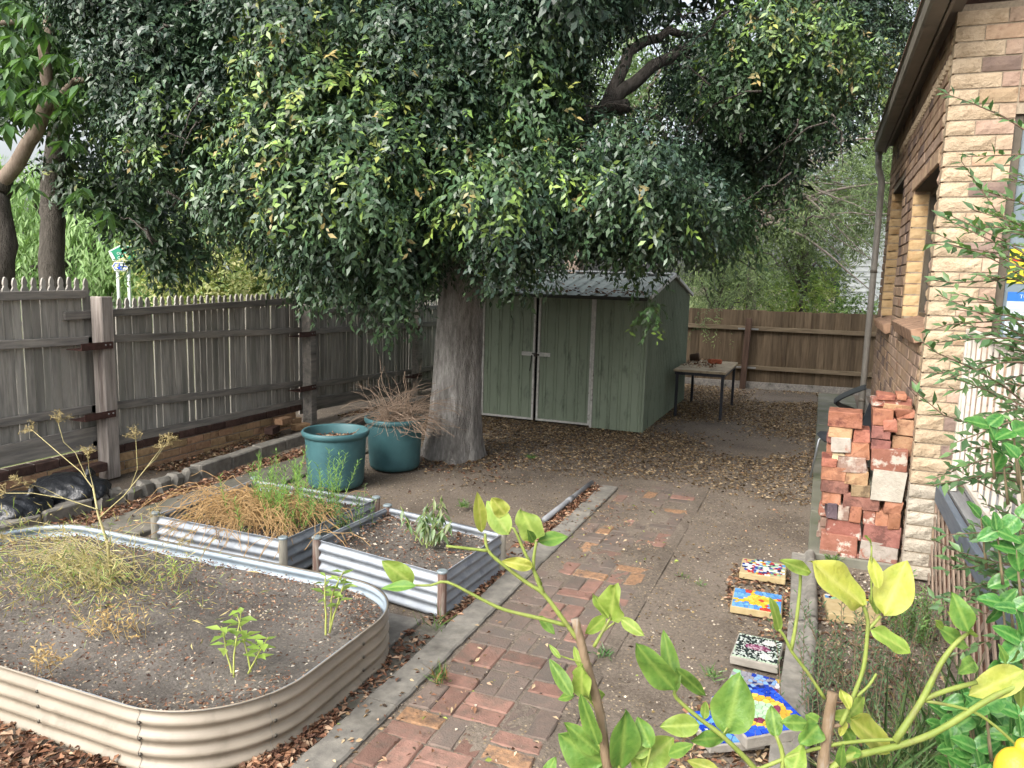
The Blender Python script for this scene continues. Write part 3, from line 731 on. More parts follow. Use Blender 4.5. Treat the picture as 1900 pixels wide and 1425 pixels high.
# front window with notices behind the glass
fw = MB(); fw.box(1.075, 2.4, HY+.072, HY+.078, 1.70, 3.05); fw = fw.build('window', M('front_glass', hx('#5f6c74'), hx('#77848b'), 1.5, 3, .12, 0, spec=.6), house)
for (a, b, c, d) in [(1.02, 1.075, 1.645, 3.1), (1.075, 2.4, 1.645, 1.70), (1.075, 2.4, 3.05, 3.1)]:
    q = MB(); q.box(a, b, HY+.045, HY+.1, c, d, b=.003); q.build('window_frame', FR, fw)
q = MB(); q.box(1.02, 2.4, HY-.03, HY+.05, 1.60, 1.642, b=.004); q.build('window_sill', EAV, fw)
YEL = flat('sticker_yellow', hx('#bfb224'), .5); BLK = flat('ink_black', hx('#1a1a1a'), .6); RED = flat('ink_red', hx('#b0261f'), .6); BLU = flat('label_blue', hx('#1f5fae'), .5); PAPER = flat('paper_white', hx('#aab4b9'), .7)
st_ = thing('window_sticker', 'yellow warning sticker on the front window of the brick house', 'sticker', (1.2, HY+.06, 2.05))
q = MB(); q.box(1.085, 1.33, HY+.066, HY+.0705, 2.05, 2.27); q.build('sticker_sheet', YEL, st_)
RX = Matrix.Rotation(R(90), 4, 'X')
text_mesh('WARNING', .042, BLK, RX, 'lettering', st_, (1.10, HY+.064, 2.215))
q = MB(); q.box(1.10, 1.30, HY+.064, HY+.0655, 2.19, 2.205); q.build('red_stripe', RED, st_)
q = MB(); q.add([(1.10, HY+.0645, 2.14), (1.14, HY+.0645, 2.135), (1.15, HY+.0645, 2.165), (1.135, HY+.0645, 2.155), (1.11, HY+.0645, 2.15)], [(0, 1, 2, 3, 4)]); q.build('dog_mark', BLK, st_)
text_mesh('DOG', .03, BLK, RX, 'lettering', st_, (1.095, HY+.064, 2.085))
nt_ = thing('window_notice', 'white paper notice with blue heading on the front window of the house', 'notice', (1.2, HY+.06, 1.72))
q = MB(); q.box(1.10, 1.34, HY+.066, HY+.0705, 1.725, 1.935); q.build('paper', PAPER, nt_)
q = MB(); q.box(1.10, 1.34, HY+.066, HY+.0705, 1.9355, 1.995); q.build('heading', BLU, nt_)
text_mesh('TO', .035, PAPER, RX, 'lettering', nt_, (1.165, HY+.064, 1.955))
for i in range(9):
    q = MB(); q.box(1.115, 1.2+.1*((i*7) % 3)/2, HY+.0645, HY+.0655, 1.90-.018*i, 1.902-.018*i); q.build('text_line', flat('ink_grey_%d' % i, hx('#6c7377'), .7), nt_)
# weathered board leaning along the foot of the wall
q = MB(); q.bar((.61, 8.6, .32), (.60, 11.0, .36), .02, .42, bev=.004); tag(q.build('wall_board', WOOD_R), 'weathered grey board standing against the foot of the house wall', 'board')

# ================================================================== STACK OF RECLAIMED BRICKS
def bm_(n, a, b, c=None, lo=.5, hi=.62, sc=9): return M(n, hx(a), hx(b), 14, 8, .92, .7, 45, rnd=.12, hrnd=.008, c3=hx(c) if c else None, c3scale=sc, c3lo=lo, c3hi=hi, spec=.15)
RB = {'red': bm_('old_red', '#855845', '#976855', '#6c453b'), 'redw': bm_('old_red_limed', '#805547', '#916355', '#b7aca0', .54, .62), 'or': bm_('old_orange', '#95644f', '#a37561', '#7d5445'),
      'plum': bm_('old_plum', '#7b544b', '#8e655a', '#654740'), 'tan': bm_('old_tan', '#97745a', '#aa8a6c', '#7a5a48'), 'khaki': bm_('old_khaki', '#857057', '#978267', '#6b5a48'),
      'dark': bm_('old_purple', '#4b4146', '#5d5054', '#8d8580', .6, .7), 'grey': bm_('old_greyed', '#7a6258', '#8c7468', '#a79d92', .5, .64), 'cream': bm_('old_cream', '#b09e80', '#c0b092'), 'white': bm_('limed', '#91897f', '#a19990', '#8b5f50', .56, .66), 'conc': bm_('pale_block', '#9f998d', '#aea89c', '#a0998c')}
PILE = [  # crop px boxes in a 900 px wide view of x 1500..1740, y 700..1080: x0, y0, x1, y1, kind, words
 (72, 1205, 205, 1320, 'grey', 'grimy grey-red brick at the bottom left of the brick stack'), (210, 1232, 325, 1335, 'redw', 'dirty red brick in the middle of the bottom row of the stack'), (330, 1250, 615, 1350, 'plum', 'long dull red brick at the bottom right of the brick stack'),
 (80, 1095, 345, 1240, 'redw', 'big lime-streaked red brick on the left, second row from the ground'), (352, 1148, 625, 1285, 'white', 'red brick with a white limed face, second row right of the stack'),
 (120, 990, 374, 1130, 'redw', 'broad chipped red brick on the left below the upright row'), (376, 1032, 642, 1178, 'plum', 'broad plum-brown brick on the right below the upright row'),
 (120, 880, 200, 985, 'dark', 'dark purple brick standing upright at the left of the upright row'), (204, 890, 288, 1000, 'grey', 'dusty upright brick second from left in the upright row'), (290, 903, 372, 1015, 'red', 'plain red upright brick third from left in the upright row'),
 (376, 915, 460, 1030, 'redw', 'upright red brick with white lime stain in the upright row'), (464, 930, 555, 1050, 'or', 'orange-red upright brick fifth from left in the upright row'), (560, 945, 645, 1065, 'red', 'upright brick at the right end of the upright row'),
 (95, 795, 228, 885, 'or', 'small orange brick end at the left above the upright row'), (238, 820, 500, 925, 'plum', 'long plum brick lying above the upright row'), (520, 865, 656, 960, 'or', 'orange-red broken brick under the pale square block'),
 (85, 705, 280, 808, 'plum', 'grey-plum brick lying on the left, below the orange-red one'), (296, 750, 430, 835, 'khaki', 'khaki brick end left of the pale square block'),
 (85, 620, 262, 725, 'or', 'orange-red brick with rounded edge on the left of the stack, mid height'), (266, 660, 432, 755, 'tan', 'tan-brown chipped brick beside the top of the pale block'),
 (92, 565, 200, 625, 'red', 'dark red brick sticking out on the far left of the stack'), (200, 550, 405, 660, 'grey', 'pinkish broken brick slanting left of the big limed red one'),
 (165, 527, 255, 580, 'cream', 'small cream brick end on the left side of the stack'), (432, 502, 694, 660, 'redw', 'big red brick with white spots resting on the pale square block'),
 (250, 450, 430, 582, 'or', 'bright orange broken brick in the left column of the stack'), (160, 420, 300, 528, 'white', 'white-grey limed brick in the left column of the stack'), (440, 432, 580, 508, 'plum', 'dull plum brick under the plum-red one in the right column'),
 (315, 368, 435, 460, 'red', 'red brick end at the right of the left column, near the top'), (580, 408, 740, 553, 'tan', 'tan brick with rough square face in the right column against the wall'), (440, 342, 580, 432, 'plum', 'plum-red brick beside the tan bricks in the right column'),
 (137, 325, 315, 430, 'tan', 'tan-orange brick second from top of the left column'), (610, 292, 740, 412, 'tan', 'tan frogged brick stacked on the rough tan one'), (137, 242, 380, 355, 'red', 'large pinkish red brick on top of the left column'),
 (500, 292, 606, 372, 'or', 'orange broken brick wedged in the middle of the right column top'), (445, 222, 598, 340, 'red', 'pinkish red brick near the top of the right column'), (600, 222, 742, 298, 'or', 'bright orange chipped brick at the top right by the wall'),
 (512, 193, 720, 250, 'tan', 'brown brick lying under the top red one'), (440, 150, 720, 212, 'redw', 'long dusty red brick near the very top of the stack'), (480, 126, 612, 160, 'red', 'thin red brick piece topmost of the stack'), (616, 120, 690, 165, 'or', 'small orange fragment on top of the stack beside the wall')]
pr_ = random.Random(21)
for i, (x0, y0, x1, y1, kd, lb) in enumerate(PILE):
    Yp = 5.92+pr_.uniform(-.012, .012)+(.06 if y1 < 300 else 0)+(.05 if (kd == 'tan' and x0 > 550) else 0)
    S = lambda cx, cy: on_y(1500+cx*.26667, 700+cy*.26667, Yp)
    c = S((x0+x1)/2, (y0+y1)/2); wd = (S(x1, (y0+y1)/2)-S(x0, (y0+y1)/2)).length; h = abs(S((x0+x1)/2, y0).z-S((x0+x1)/2, y1).z)
    dep = .225 if wd < .16 else .11
    if y1 < 420: dep = max(dep, .2)
    broken = ('broken' in lb) or ('chipped' in lb)
    o = link('reclaimed_brick', rough_box(wd*.97, dep, h*.985, .005, .014 if broken else .004, 1000+i, 'reclaimed_brick', RB[kd]), None, (c.x, Yp+dep/2, c.z), (pr_.uniform(-.03, .03), pr_.uniform(-.02, .02)+(.0 if y0 > 600 else pr_.uniform(-.05, .05)), pr_.uniform(-.05, .05)))
    tag(o, lb, 'brick', 'reclaimed bricks stacked by the house corner')
c = [on_y(1500+a*.26667, 700+b*.26667, 5.90) for a, b in ((430, 850), (650, 875), (690, 672), (455, 640))]
m = MB(); off = Vector((0, .05, 0)); m.add([*c, *[q+off for q in c]], [(0, 1, 2, 3), (7, 6, 5, 4), (0, 4, 5, 1), (1, 5, 6, 2), (2, 6, 7, 3), (3, 7, 4, 0)])
tag(m.build('concrete_block', RB['conc']), 'pale square concrete block set in the front of the brick stack', 'block')
for r_ in range(11):
    for cc in range(1):
        for q in range(2):
            k = ['red', 'plum', 'redw', 'or', 'grey'][pr_.randrange(5)]
            o = link('reclaimed_brick', rough_box(.225, .11, .078, .008, .004, 1200+(r_*4+cc*2+q) % 7, 'reclaimed_brick', RB[k]), None, (.215+.24*cc+pr_.uniform(-.02, .012), 6.24+q*.125, .045+.0815*r_), (0, 0, pr_.uniform(-.06, .06)))
            tag(o, '%s brick on the left flank, %s course up, %s the front' % ({'red': 'dull red', 'plum': 'plum', 'redw': 'limed red', 'or': 'orange', 'grey': 'greyed'}[k], ['bottom', 'second', 'third', 'fourth', 'fifth', 'sixth', 'seventh', 'eighth', 'ninth', 'tenth', 'eleventh'][r_], ['just behind', 'farther behind'][q]), 'brick', 'rear rows of the brick stack')

# ================================================================== CHAIRS BEHIND THE STACK
BLACK = M('black_plastic', hx('#1f2226'), hx('#2a2d31'), 30, 4, .5, .05)
CHR = flat('chair_steel', hx('#a9adb3'), .3, .8)
def shell(m, w_, prof):
    """curved sheet: prof is side profile (y,z); dished across"""
    rows = []; back = []
    for i, (a, b) in enumerate(prof):
        t = i/(len(prof)-1); ww = w_*(1-.12*abs(2*t-1)**3)
        rows.append([((-.5+j/8)*ww, a-.0, b+.03*(2*j/8-1)**2) for j in range(9)])
    m.grid(rows); m.grid([[(x, y+.012, z-.012) for x, y, z in r_] for r_ in reversed(rows)])
ch = thing('chair', 'black plastic chair with steel tube legs standing behind the brick stack', 'chair', (.3, 8.2, .05))
m = MB(); shell(m, .42, [(-.22, .43), (-.18, .455), (0, .45), (.14, .44), (.2, .47), (.24, .6), (.29, .8)])
o = m.build('seat_shell', BLACK, None); o.parent = ch; o.location = (0, 0, 0); o.rotation_euler = (0, 0, R(-70))
for sx in (-1, 1):
    m = MB(); m.tube([(sx*.2, -.24, 0), (sx*.19, -.19, .40), (sx*.18, -.15, .435), (sx*.18, .12, .43), (sx*.19, .17, .40), (sx*.21, .25, 0)], .011, 8)
    o = m.build('leg_frame', CHR, None); o.parent = ch; o.rotation_euler = (0, 0, R(-70))
ch2 = thing('chair', 'black plastic chair tipped back against the downpipe with its shell pointing left', 'chair', (.38, 8.75, .05))
m = MB(); pf_ = [on_y(a, b, 8.6) for a, b in [(1604, 720), (1578, 729), (1556, 739), (1547, 745), (1547, 750), (1556, 756), (1576, 763), (1600, 775)]]
rows = [[(q.x+.02*(2*j/8-1)**2, 8.5+.36*j/8, q.z+.012*(2*j/8-1)**2) for j in range(9)] for q in pf_]; m.grid(rows); m.grid([[(x_+.014, y_, z_-.004) for x_, y_, z_ in r_] for r_ in reversed(rows)])
m.build('seat_shell', BLACK, ch2)
for sx in (-1, 1):
    m = MB(); m.tube([(sx*.17, .0, 0), (sx*.17, -.02, .3), (sx*.17, .02, .55)], .011, 8); m.tube([(sx*.17, .16, 0), (sx*.17, .1, .3), (sx*.17, .05, .54)], .011, 8)
    o = m.build('leg_frame', CHR, None); o.parent = ch2; o.rotation_euler = (0, 0, R(-75))

# ================================================================== DECK, LATTICE AND BALUSTRADE ON THE RIGHT
LX = .80
DECK = M('deck_board', hx('#6b6c6d'), hx('#828280'), 8, 6, .85, .2, 40, rnd=.1, stretch=(5, .4, 5))
CAP = M('deck_fascia', hx('#4d5660'), hx('#5d666e'), 8, 6, .7, .1, rnd=.05, stretch=(5, .4, 5))
LAT = M('lattice_wood', hx('#77675a'), hx('#8d7c6c'), 8, 6, .9, .3, 40, rnd=.15, c3=hx('#5f5145'), c3scale=4)
deck = thing('deck', 'raised grey timber deck with bluish edge board at the house front', 'deck', (1.5, 4.4, 0))
x = LX+.05; i = 0
DBm = rough_box(.088, 2.55, .022, .003, .001, 77, 'deck_board', DECK)
while x < 2.4: link('deck_board', DBm, deck, (x+.045, 4.48, .685)); x += .094
q = MB(); q.box(LX-.005, LX+.035, 3.25, 5.78, .575, .70, b=.004); q.build('edge_board', CAP, deck)
for yy in (3.3, 4.5, 5.7):
    q = MB(); q.box(LX+.045, LX+.135, yy-.045, yy+.045, -.05, .67); q.build('deck_post', M('deck_post_%d' % int(yy*10), hx('#6d4f40'), hx('#7f6050'), 6, 6, .9, .3, 30, stretch=(4, 4, .5)), deck)
lat = thing('lattice_screen', 'weathered diagonal timber lattice under the deck edge', 'lattice', (LX, 4.5, 0))
A0, A1, B0, B1 = 3.28, 5.77, .0, .575
for dr in (1, -1):
    xo = LX+.006 if dr == 1 else LX+.018
    c_ = A0-(B1-B0) if dr == 1 else A0
    while c_ < (A1 if dr == 1 else A1+(B1-B0)):
        # line y = c + dr*(z-B0)
        pts = []
        for z in (B0, B1):
            yv = c_+dr*(z-B0); pts.append([yv, z])
        for p_ in pts:
            if p_[0] < A0: p_[1] += dr*(A0-p_[0]); p_[0] = A0
            if p_[0] > A1: p_[1] -= dr*(p_[0]-A1); p_[0] = A1
        if abs(pts[0][0]-pts[1][0]) > .04 and B0-.01 <= pts[0][1] <= B1+.01 and B0-.01 <= pts[1][1] <= B1+.01:
            q = MB(); q.bar((xo, pts[0][0], pts[0][1]), (xo, pts[1][0], pts[1][1]), .009, .036, up=(1, 0, 0) if False else Vector((0, -dr, 1))); q.build('slat', LAT, lat)
        c_ += .2
bal = thing('balustrade', 'off-white steel balustrade with upright bars along the deck edge', 'balustrade', (.87, 4.3, .7))
BW = M('balustrade_paint', hx('#b4aca0'), hx('#c6bfb3'), 10, 5, .55, .05, c3=hx('#96897b'), c3scale=8, c3lo=.6, c3hi=.75)
for z in (1.74, .86):
    q = MB(); q.bar((.87, 5.62, z), (.87, 3.2, z-.02), .035, .03, bev=.004); q.build('rail', BW, bal)
BAR = rough_box(.02, .02, .85, .002, .0, 5, 'bar', BW)
y = 5.58
while y > 3.25: link('bar', BAR, bal, (.87, y, 1.30)); y -= .165
for yy in (5.62, 3.22):
    q = MB(); q.box(.85, .89, yy-.02, yy+.02, .70, 1.755, b=.003); q.build('post', BW, bal)
# ================================================================== RAISED BEDS
BEIGE = M('beige_steel', hx('#837a6c'), hx('#918778'), 5, 6, .45, .05, 20, c3=hx('#766d5f'), c3scale=6, c3lo=.55, c3hi=.72, spec=.5, roughvar=.1)
LINER = M('pale_zinc', hx('#8895a0'), hx('#9ba7af'), 5, 6, .5, .05, 20, metallic=.15, c3=hx('#84909a'), c3scale=5)
GALV = M('galvanised', hx('#878d94'), hx('#9aa0a6'), 7, 6, .55, .05, 30, metallic=.3, c3=hx('#7c828b'), c3scale=9, roughvar=.1)
SCREW = flat('screw', hx('#5a564e'), .5, .5)
ALU = M('corner_post_film', hx('#6f5850'), hx('#8a766b'), 10, 6, .5, .1, 30, metallic=.3, stretch=(6, 6, .5), c3=hx('#a39c92'), c3scale=5, c3lo=.5, c3hi=.62)
ALU2 = M('corner_post_bare', hx('#9c988c'), hx('#aba79b'), 10, 6, .5, .1, 30, metallic=.4, stretch=(6, 6, .5))
CAPM = flat('post_cap', hx('#8b979b'), .4, .4)

def rrect(x0, x1, y0, y1, rad, n=12):
    """corner order: right side up, back, left, front; rad = (fr, br, bl, fl)"""
    P = []
    for (cx, cy, r_, a0) in [(x1-rad[0], y0+rad[0], rad[0], -90), (x1-rad[1], y1-rad[1], rad[1], 0), (x0+rad[2], y1-rad[2], rad[2], 90), (x0+rad[3], y0+rad[3], rad[3], 180)]:
        for i in range(n+1):
            a = R(a0+90*i/n); P.append((cx+r_*math.cos(a), cy+r_*math.sin(a)))
    out = []                                  # densify straight runs
    for i in range(len(P)):
        a, b = Vector(P[i]), Vector(P[(i+1) % len(P)]); L = (b-a).length; k = max(1, int(L/.12))
        for j in range(k): out.append(tuple(a.lerp(b, j/k)))
    return out
def corr(z, H, n=4): return math.sin(2*PI*z/(H/n))
def ring_panel(path, i0, i1, H, amp, extra, n=4, z0=0.0):
    m = MB(); rows = []; N_ = len(path)
    for i in range(i0, i1+1):
        p = Vector(path[i % N_]); t = Vector(path[(i+1) % N_])-Vector(path[(i-1) % N_]); t.normalize(); nr = Vector((t.y, -t.x))
        row = []
        for j in range(33):
            z = z0+(H-z0)*j/32; o = amp*corr(z, H, n)+extra
            row.append((p.x+nr.x*o, p.y+nr.y*o, z))
        o = extra+.002; row.append((p.x+nr.x*(o+.006), p.y+nr.y*(o+.006), H+.003)); row.append((p.x+nr.x*(o-.004), p.y+nr.y*(o-.004), H+.004))
        rows.append(row)
    m.grid(rows); return m
bedH = .27
bed = thing('raised_bed', 'beige corrugated steel raised garden bed with rounded corners in the foreground', 'garden bed', (-3.3, 2.8, 0))
BP = rrect(-4.85, -1.955, 2.09, 3.56, (.5, .42, .4, .4))
NB = len(BP)
cuts = [0]; acc = 0
seams = [(-2.06, 2.45), (-1.955, 2.95), (-2.9, 3.56), (-4.85, 2.8), (-3.9, 3.56), (-4.0, 2.09), (-2.92, 2.09), (-2.38, 2.09)]
def near(p): return min(range(NB), key=lambda i: (BP[i][0]-p[0])**2+(BP[i][1]-p[1])**2)
idx = sorted(set(near(p) for p in seams))
for k in range(len(idx)):
    a, b = idx[k], idx[(k+1) % len(idx)]
    if b <= a: b += NB
    ring_panel(BP, a, b+0, bedH, .0105, .003*(k % 2)).build('side_panel', BEIGE, bed)
    p = Vector(BP[a % NB]); t = Vector(BP[(a+1) % NB])-Vector(BP[(a-1) % NB]); t.normalize(); nr = Vector((t.y, -t.x))
    for q in range(4):
        z = bedH*(q+.25)/4
        s = MB(); c0 = Vector((p.x+nr.x*.011+t.x*.012, p.y+nr.y*.011+t.y*.012, z)); s.tube([c0, c0+Vector((nr.x, nr.y, 0))*.006], .008, 6); s.build('screw', SCREW, bed)
ring_panel(BP, 0, NB, bedH-.004, .0105, -.005).build('inner_liner', LINER, bed)
def soil_fill(path, z, seed, amp=.012, rings=26):
    r = np.random.default_rng(seed); P = np.array(path); c = P.mean(0); rows = []
    for s in np.linspace(1.0, .02, rings):
        q = c+(P-c)*(s*.985); rows.append([(a, b, z+float(gz(a*2.3+seed, b*2.3)+gz(a*7+seed, b*7)*.35)*2.6*(.4+.6*min(1, (1-s)*5))+.02*(1-s)*0+r.normal()*.002) for a, b in q])
    m = MB(); m.grid(rows, closed=True); return m
soil_fill(BP, .213, 3).build('soil', SOIL_BED, bed)

def straight_bed(name, label, C, posts, order_mat, soilz, seed, H=.27):
    """C: FL, FR, BR, BL corners"""
    t = thing(name, label, 'garden bed', (sum(c[0] for c in C)/4, sum(c[1] for c in C)/4, 0))
    for i in range(4):
        a, b = Vector(C[i]), Vector(C[(i+1) % 4]); d = (b-a).normalized(); nr = Vector((d.y, -d.x)); rows = []
        a2, b2 = a+d*.02, b-d*.02
        for q in (a2, b2):
            rows.append([(q.x+nr.x*.011*corr(z, H), q.y+nr.y*.011*corr(z, H), z) for z in np.linspace(0.0, H, 33)]+[(q.x+nr.x*.004, q.y+nr.y*.004, H+.004), (q.x-nr.x*.004, q.y-nr.y*.004, H+.003)])
        m = MB(); m.grid(rows); m.grid([[(x_-nr.x*.002, y_-nr.y*.002, z_-.0005) for x_, y_, z_ in r_] for r_ in reversed(rows)]); m.build('side_panel', GALV, t)
    for i in range(4):
        m = MB(); c = Vector(C[i]); k = 14; m.lathe([(0, 0), (.028, 0), (.028, H+.012), (0, H+.012)], (c.x, c.y, 0), k, False); p = m.build('corner_post', order_mat[i], t)
        m = MB(); m.lathe([(.0, .0), (.033, 0), (.033, .008), (.026, .014), (0, .014)], (c.x, c.y, H+.0125), k, False); m.build('post_cap', CAPM, p)
    path = []
    for i in range(4):
        a, b = Vector(C[i]), Vector(C[(i+1) % 4])
        for j in range(10): path.append(tuple(a.lerp(b, j/10)))
    soil_fill(path, soilz, seed, rings=16).build('soil', SOIL_BED, t)
    return t
B1C = [(-2.945, 4.015), (-1.945, 3.85), (-1.905, 4.66), (-2.905, 4.83)]
straight_bed('raised_bed', 'square galvanised corrugated raised bed with drooping plant beside the brick path', B1C, 4, [ALU, ALU, ALU2, ALU], .215, 9)
B2C = [(-4.25, 3.93), (-3.13, 3.91), (-3.09, 4.97), (-4.28, 4.99)]
straight_bed('raised_bed', 'galvanised corrugated raised bed full of dried orange stalks behind the beige bed', B2C, 4, [ALU2, ALU2, ALU, ALU2], .2, 14)

# ================================================================== TUBS
TUB = M('green_tub', hx('#375a5e'), hx('#40666a'), 4, 6, .5, .05, 20, c3=hx('#305055'), c3scale=3, c3lo=.5, c3hi=.75, spec=.4)
def tub(loc, label, sc=1.0):
    t = thing('garden_tub', label, 'tub', loc)
    prof = [(0, 0), (.205, 0), (.232, .02), (.243, .06), (.262, .40), (.266, .43), (.266, .445), (.285, .452), (.292, .47), (.292, .492), (.285, .5), (.272, .5), (.266, .488), (.255, .40), (.236, .06), (0, .05)]
    m = MB(); m.lathe([(a*sc, b*sc) for a, b in prof], loc, 56); m.build('tub_body', TUB, t)
    return t
T1 = (-4.155, 5.97, .005); T2 = (-4.02, 6.82, .005)
tub(T1, 'dark teal plastic garden tub with leaf litter, nearer of the two', 1.07); tub(T2, 'dark teal plastic garden tub heaped with dry twigs, beside the tree trunk', 1.07)
for T, lb in ((T1, 'brown earth'), (T2, 'brown earth')):
    pass
def litter(name, label, X, Y, Z, size, cols, parent=None, tilt=.55, thick=.02, wr=(.35, .55), kind='stuff', mat=None, cat='leaves'):
    n = len(X); O = np.stack([X, Y, Z+rng.uniform(0, thick, n)], 1)
    a = rng.uniform(0, 2*PI, n); Dr = np.stack([np.cos(a), np.sin(a), rng.normal(size=n)*.22], 1)
    Up = nrm(np.stack([rng.normal(size=n)*tilt, rng.normal(size=n)*tilt, np.ones(n)], 1))
    L = rng.uniform(*size, n); W = L*rng.uniform(*wr, n)
    o = leaf_obj(name, O, Dr, Up, L, W, palette(cols, n, .25), mat or LITTER, parent, fold=.5, curl=.15)
    if parent is None: tag(o, label, cat, kind=kind)
    else: tag(o, None, kind=kind)
    return o
LIT_R = [hx('#7d5a46'), hx('#8c6850'), hx('#654a3c'), hx('#9b7c64'), hx('#70503f'), hx('#553e33'), hx('#a58c74')]
LIT_Y = [hx('#8f7a5c'), hx('#7d694e'), hx('#9d8a6d'), hx('#665542'), hx('#775f46'), hx('#ab987a'), hx('#55473a')]
def disc(n, cx, cy, r):
    a = rng.uniform(0, 2*PI, n); q = r*np.sqrt(rng.uniform(0, 1, n)); return cx+q*np.cos(a), cy+q*np.sin(a)
X, Y = disc(900, T1[0], T1[1], .235)
litter('tub_litter', 'brown and pale dead leaves filling the nearer teal tub', X, Y, np.full(900, .43)+rng.normal(size=900)*.012, (.03, .06), LIT_R+[hx('#c9b79a')])
X, Y = disc(700, T2[0], T2[1], .24)
litter('tub_litter', 'dead leaves under the twigs in the farther teal tub', X, Y, np.full(700, .45)+rng.normal(size=700)*.012, (.03, .06), LIT_R)
TWIG = M('dry_twig', hx('#857261'), hx('#9e8b79'), 20, 4, .9, .2)
tw = MB(); r9 = random.Random(9)
for i in range(330):
    a = r9.uniform(0, 6.28); rr_ = .2*math.sqrt(r9.random()); p = Vector((T2[0]+.02+rr_*math.cos(a), T2[1]+rr_*math.sin(a), .47+r9.uniform(0, .04)))
    d = Vector((r9.gauss(.22, .55), r9.gauss(-.1, .5), r9.uniform(.35, 1.3))).normalized(); L = r9.uniform(.3, .72); pts = [p]
    for k in range(6):
        d = (d+Vector((r9.gauss(.05, .2), r9.gauss(0, .2), r9.gauss(-.22, .16)))).normalized(); p = p+d*L/6
        if p.z < .44: p.z = .44
        pts.append(p.copy())
    r0 = r9.choice([.002, .0022, .003, .005])
    tw.tube(pts, list(np.linspace(r0, r0*.45, 7)), 4, cap=False)
tag(tw.build('twig_heap', TWIG), 'heap of dry tan twigs sticking out of the farther teal tub', 'twigs', kind='stuff')

# ================================================================== BLACK PLASTIC BAGS
BAGM = M('black_bag', hx('#15171a'), hx('#1f2226'), 12, 6, .38, .5, 14, spec=.5, bdist=.03)
def bag(c, r_, seed, label):
    rg = np.random.default_rng(seed); ks = rg.normal(size=(16, 3))*6; ph = rg.uniform(0, 6, 16); m = MB(); rows = []
    for i in range(29):
        th = PI*i/28; row = []
        for j in range(48):
            a = 2*PI*j/48; v = np.array([math.sin(th)*math.cos(a), math.sin(th)*math.sin(a), math.cos(th)])
            s = 1+.07*float(np.abs(np.sin(ks@v+ph)).mean()*2-1)*2+.05*math.sin(9*a+3*math.sin(4*th)+seed)*math.sin(th)
            z = c[2]+v[2]*r_[2]*s; row.append((c[0]+v[0]*r_[0]*s, c[1]+v[1]*r_[1]*s, max(z, .004)))
        rows.append(row)
    m.grid(rows, closed=True)
    t = thing('plastic_bag', label, 'bag', (c[0], c[1], 0)); m.build('bag_body', BAGM, t)
    k = MB(); k.tube([(c[0]+.1, c[1]+.05, c[2]+r_[2]*.75), (c[0]+.12, c[1]+.06, c[2]+r_[2]*1.0), (c[0]+.15, c[1]+.08, c[2]+r_[2]*1.25)], [.05, .018, .05], 9); k.build('bag_neck', BAGM, t)
bag((-5.72, 3.93, .10), (.27, .26, .13), 3, 'black plastic rubbish bag at the left edge by the kerb')
bag((-5.78, 4.48, .11), (.34, .25, .14), 8, 'crumpled black plastic rubbish bag between the other bag and the fence post')

# ================================================================== PIPE ON THE GROUND
m = MB(); m.tube([(-2.0, 5.80, .03), (-1.985, 6.45, .03), (-1.97, 7.10, .032)], .024, 14)
pp = thing('plastic_pipe', 'grey plastic pipe lying on the soil beside the brick path', 'pipe', (-1.98, 6.4, 0)); PIPEM = M('pipe_dusty', hx('#74767a'), hx('#888a8c'), 8, 5, .6, .1); m.build('pipe_length', PIPEM, pp)
m = MB(); m.tube([(-1.987, 6.38, .03), (-1.984, 6.5, .03)], .028, 14); m.build('pipe_joint', PIPEM, pp)

# ================================================================== MOSAIC PAVERS
def clip_half(poly, a, b, c):
    out = []
    for i in range(len(poly)):
        p, q = poly[i], poly[(i+1) % len(poly)]; fp = a*p[0]+b*p[1]-c; fq = a*q[0]+b*q[1]-c
        if fp <= 0: out.append(p)
        if fp*fq < 0: t = fp/(fp-fq); out.append((p[0]+(q[0]-p[0])*t, p[1]+(q[1]-p[1])*t))
    return out
def voronoi(n, hw, hh, seed, gap=.003):
    r = np.random.default_rng(seed); P = np.stack([r.uniform(-hw, hw, n), r.uniform(-hh, hh, n)], 1)
    for _ in range(3):                                    # relax a little
        T = np.stack([r.uniform(-hw, hw, 4000), r.uniform(-hh, hh, 4000)], 1); ow = ((T[:, None]-P[None])**2).sum(2).argmin(1)
        P = np.array([T[ow == i].mean(0) if (ow == i).any() else P[i] for i in range(n)])
    cells = []
    for i in range(n):
        poly = [(-hw, -hh), (hw, -hh), (hw, hh), (-hw, hh)]
        for j in np.argsort(((P-P[i])**2).sum(1))[1:14]:
            d = P[j]-P[i]; m_ = (P[i]+P[j])/2; L = math.hypot(*d); poly = clip_half(poly, d[0], d[1], d@m_-gap*L/2)
            if len(poly) < 3: break
        if len(poly) >= 3: cells.append((P[i], poly))
    return cells
_tm = {}
def tile_mat(h):
    if h not in _tm: _tm[h] = M('tile_'+h.lstrip('#'), hx(h), hx(h, .82), 30, 4, .25, .05, 40, spec=.5)
    return _tm[h]
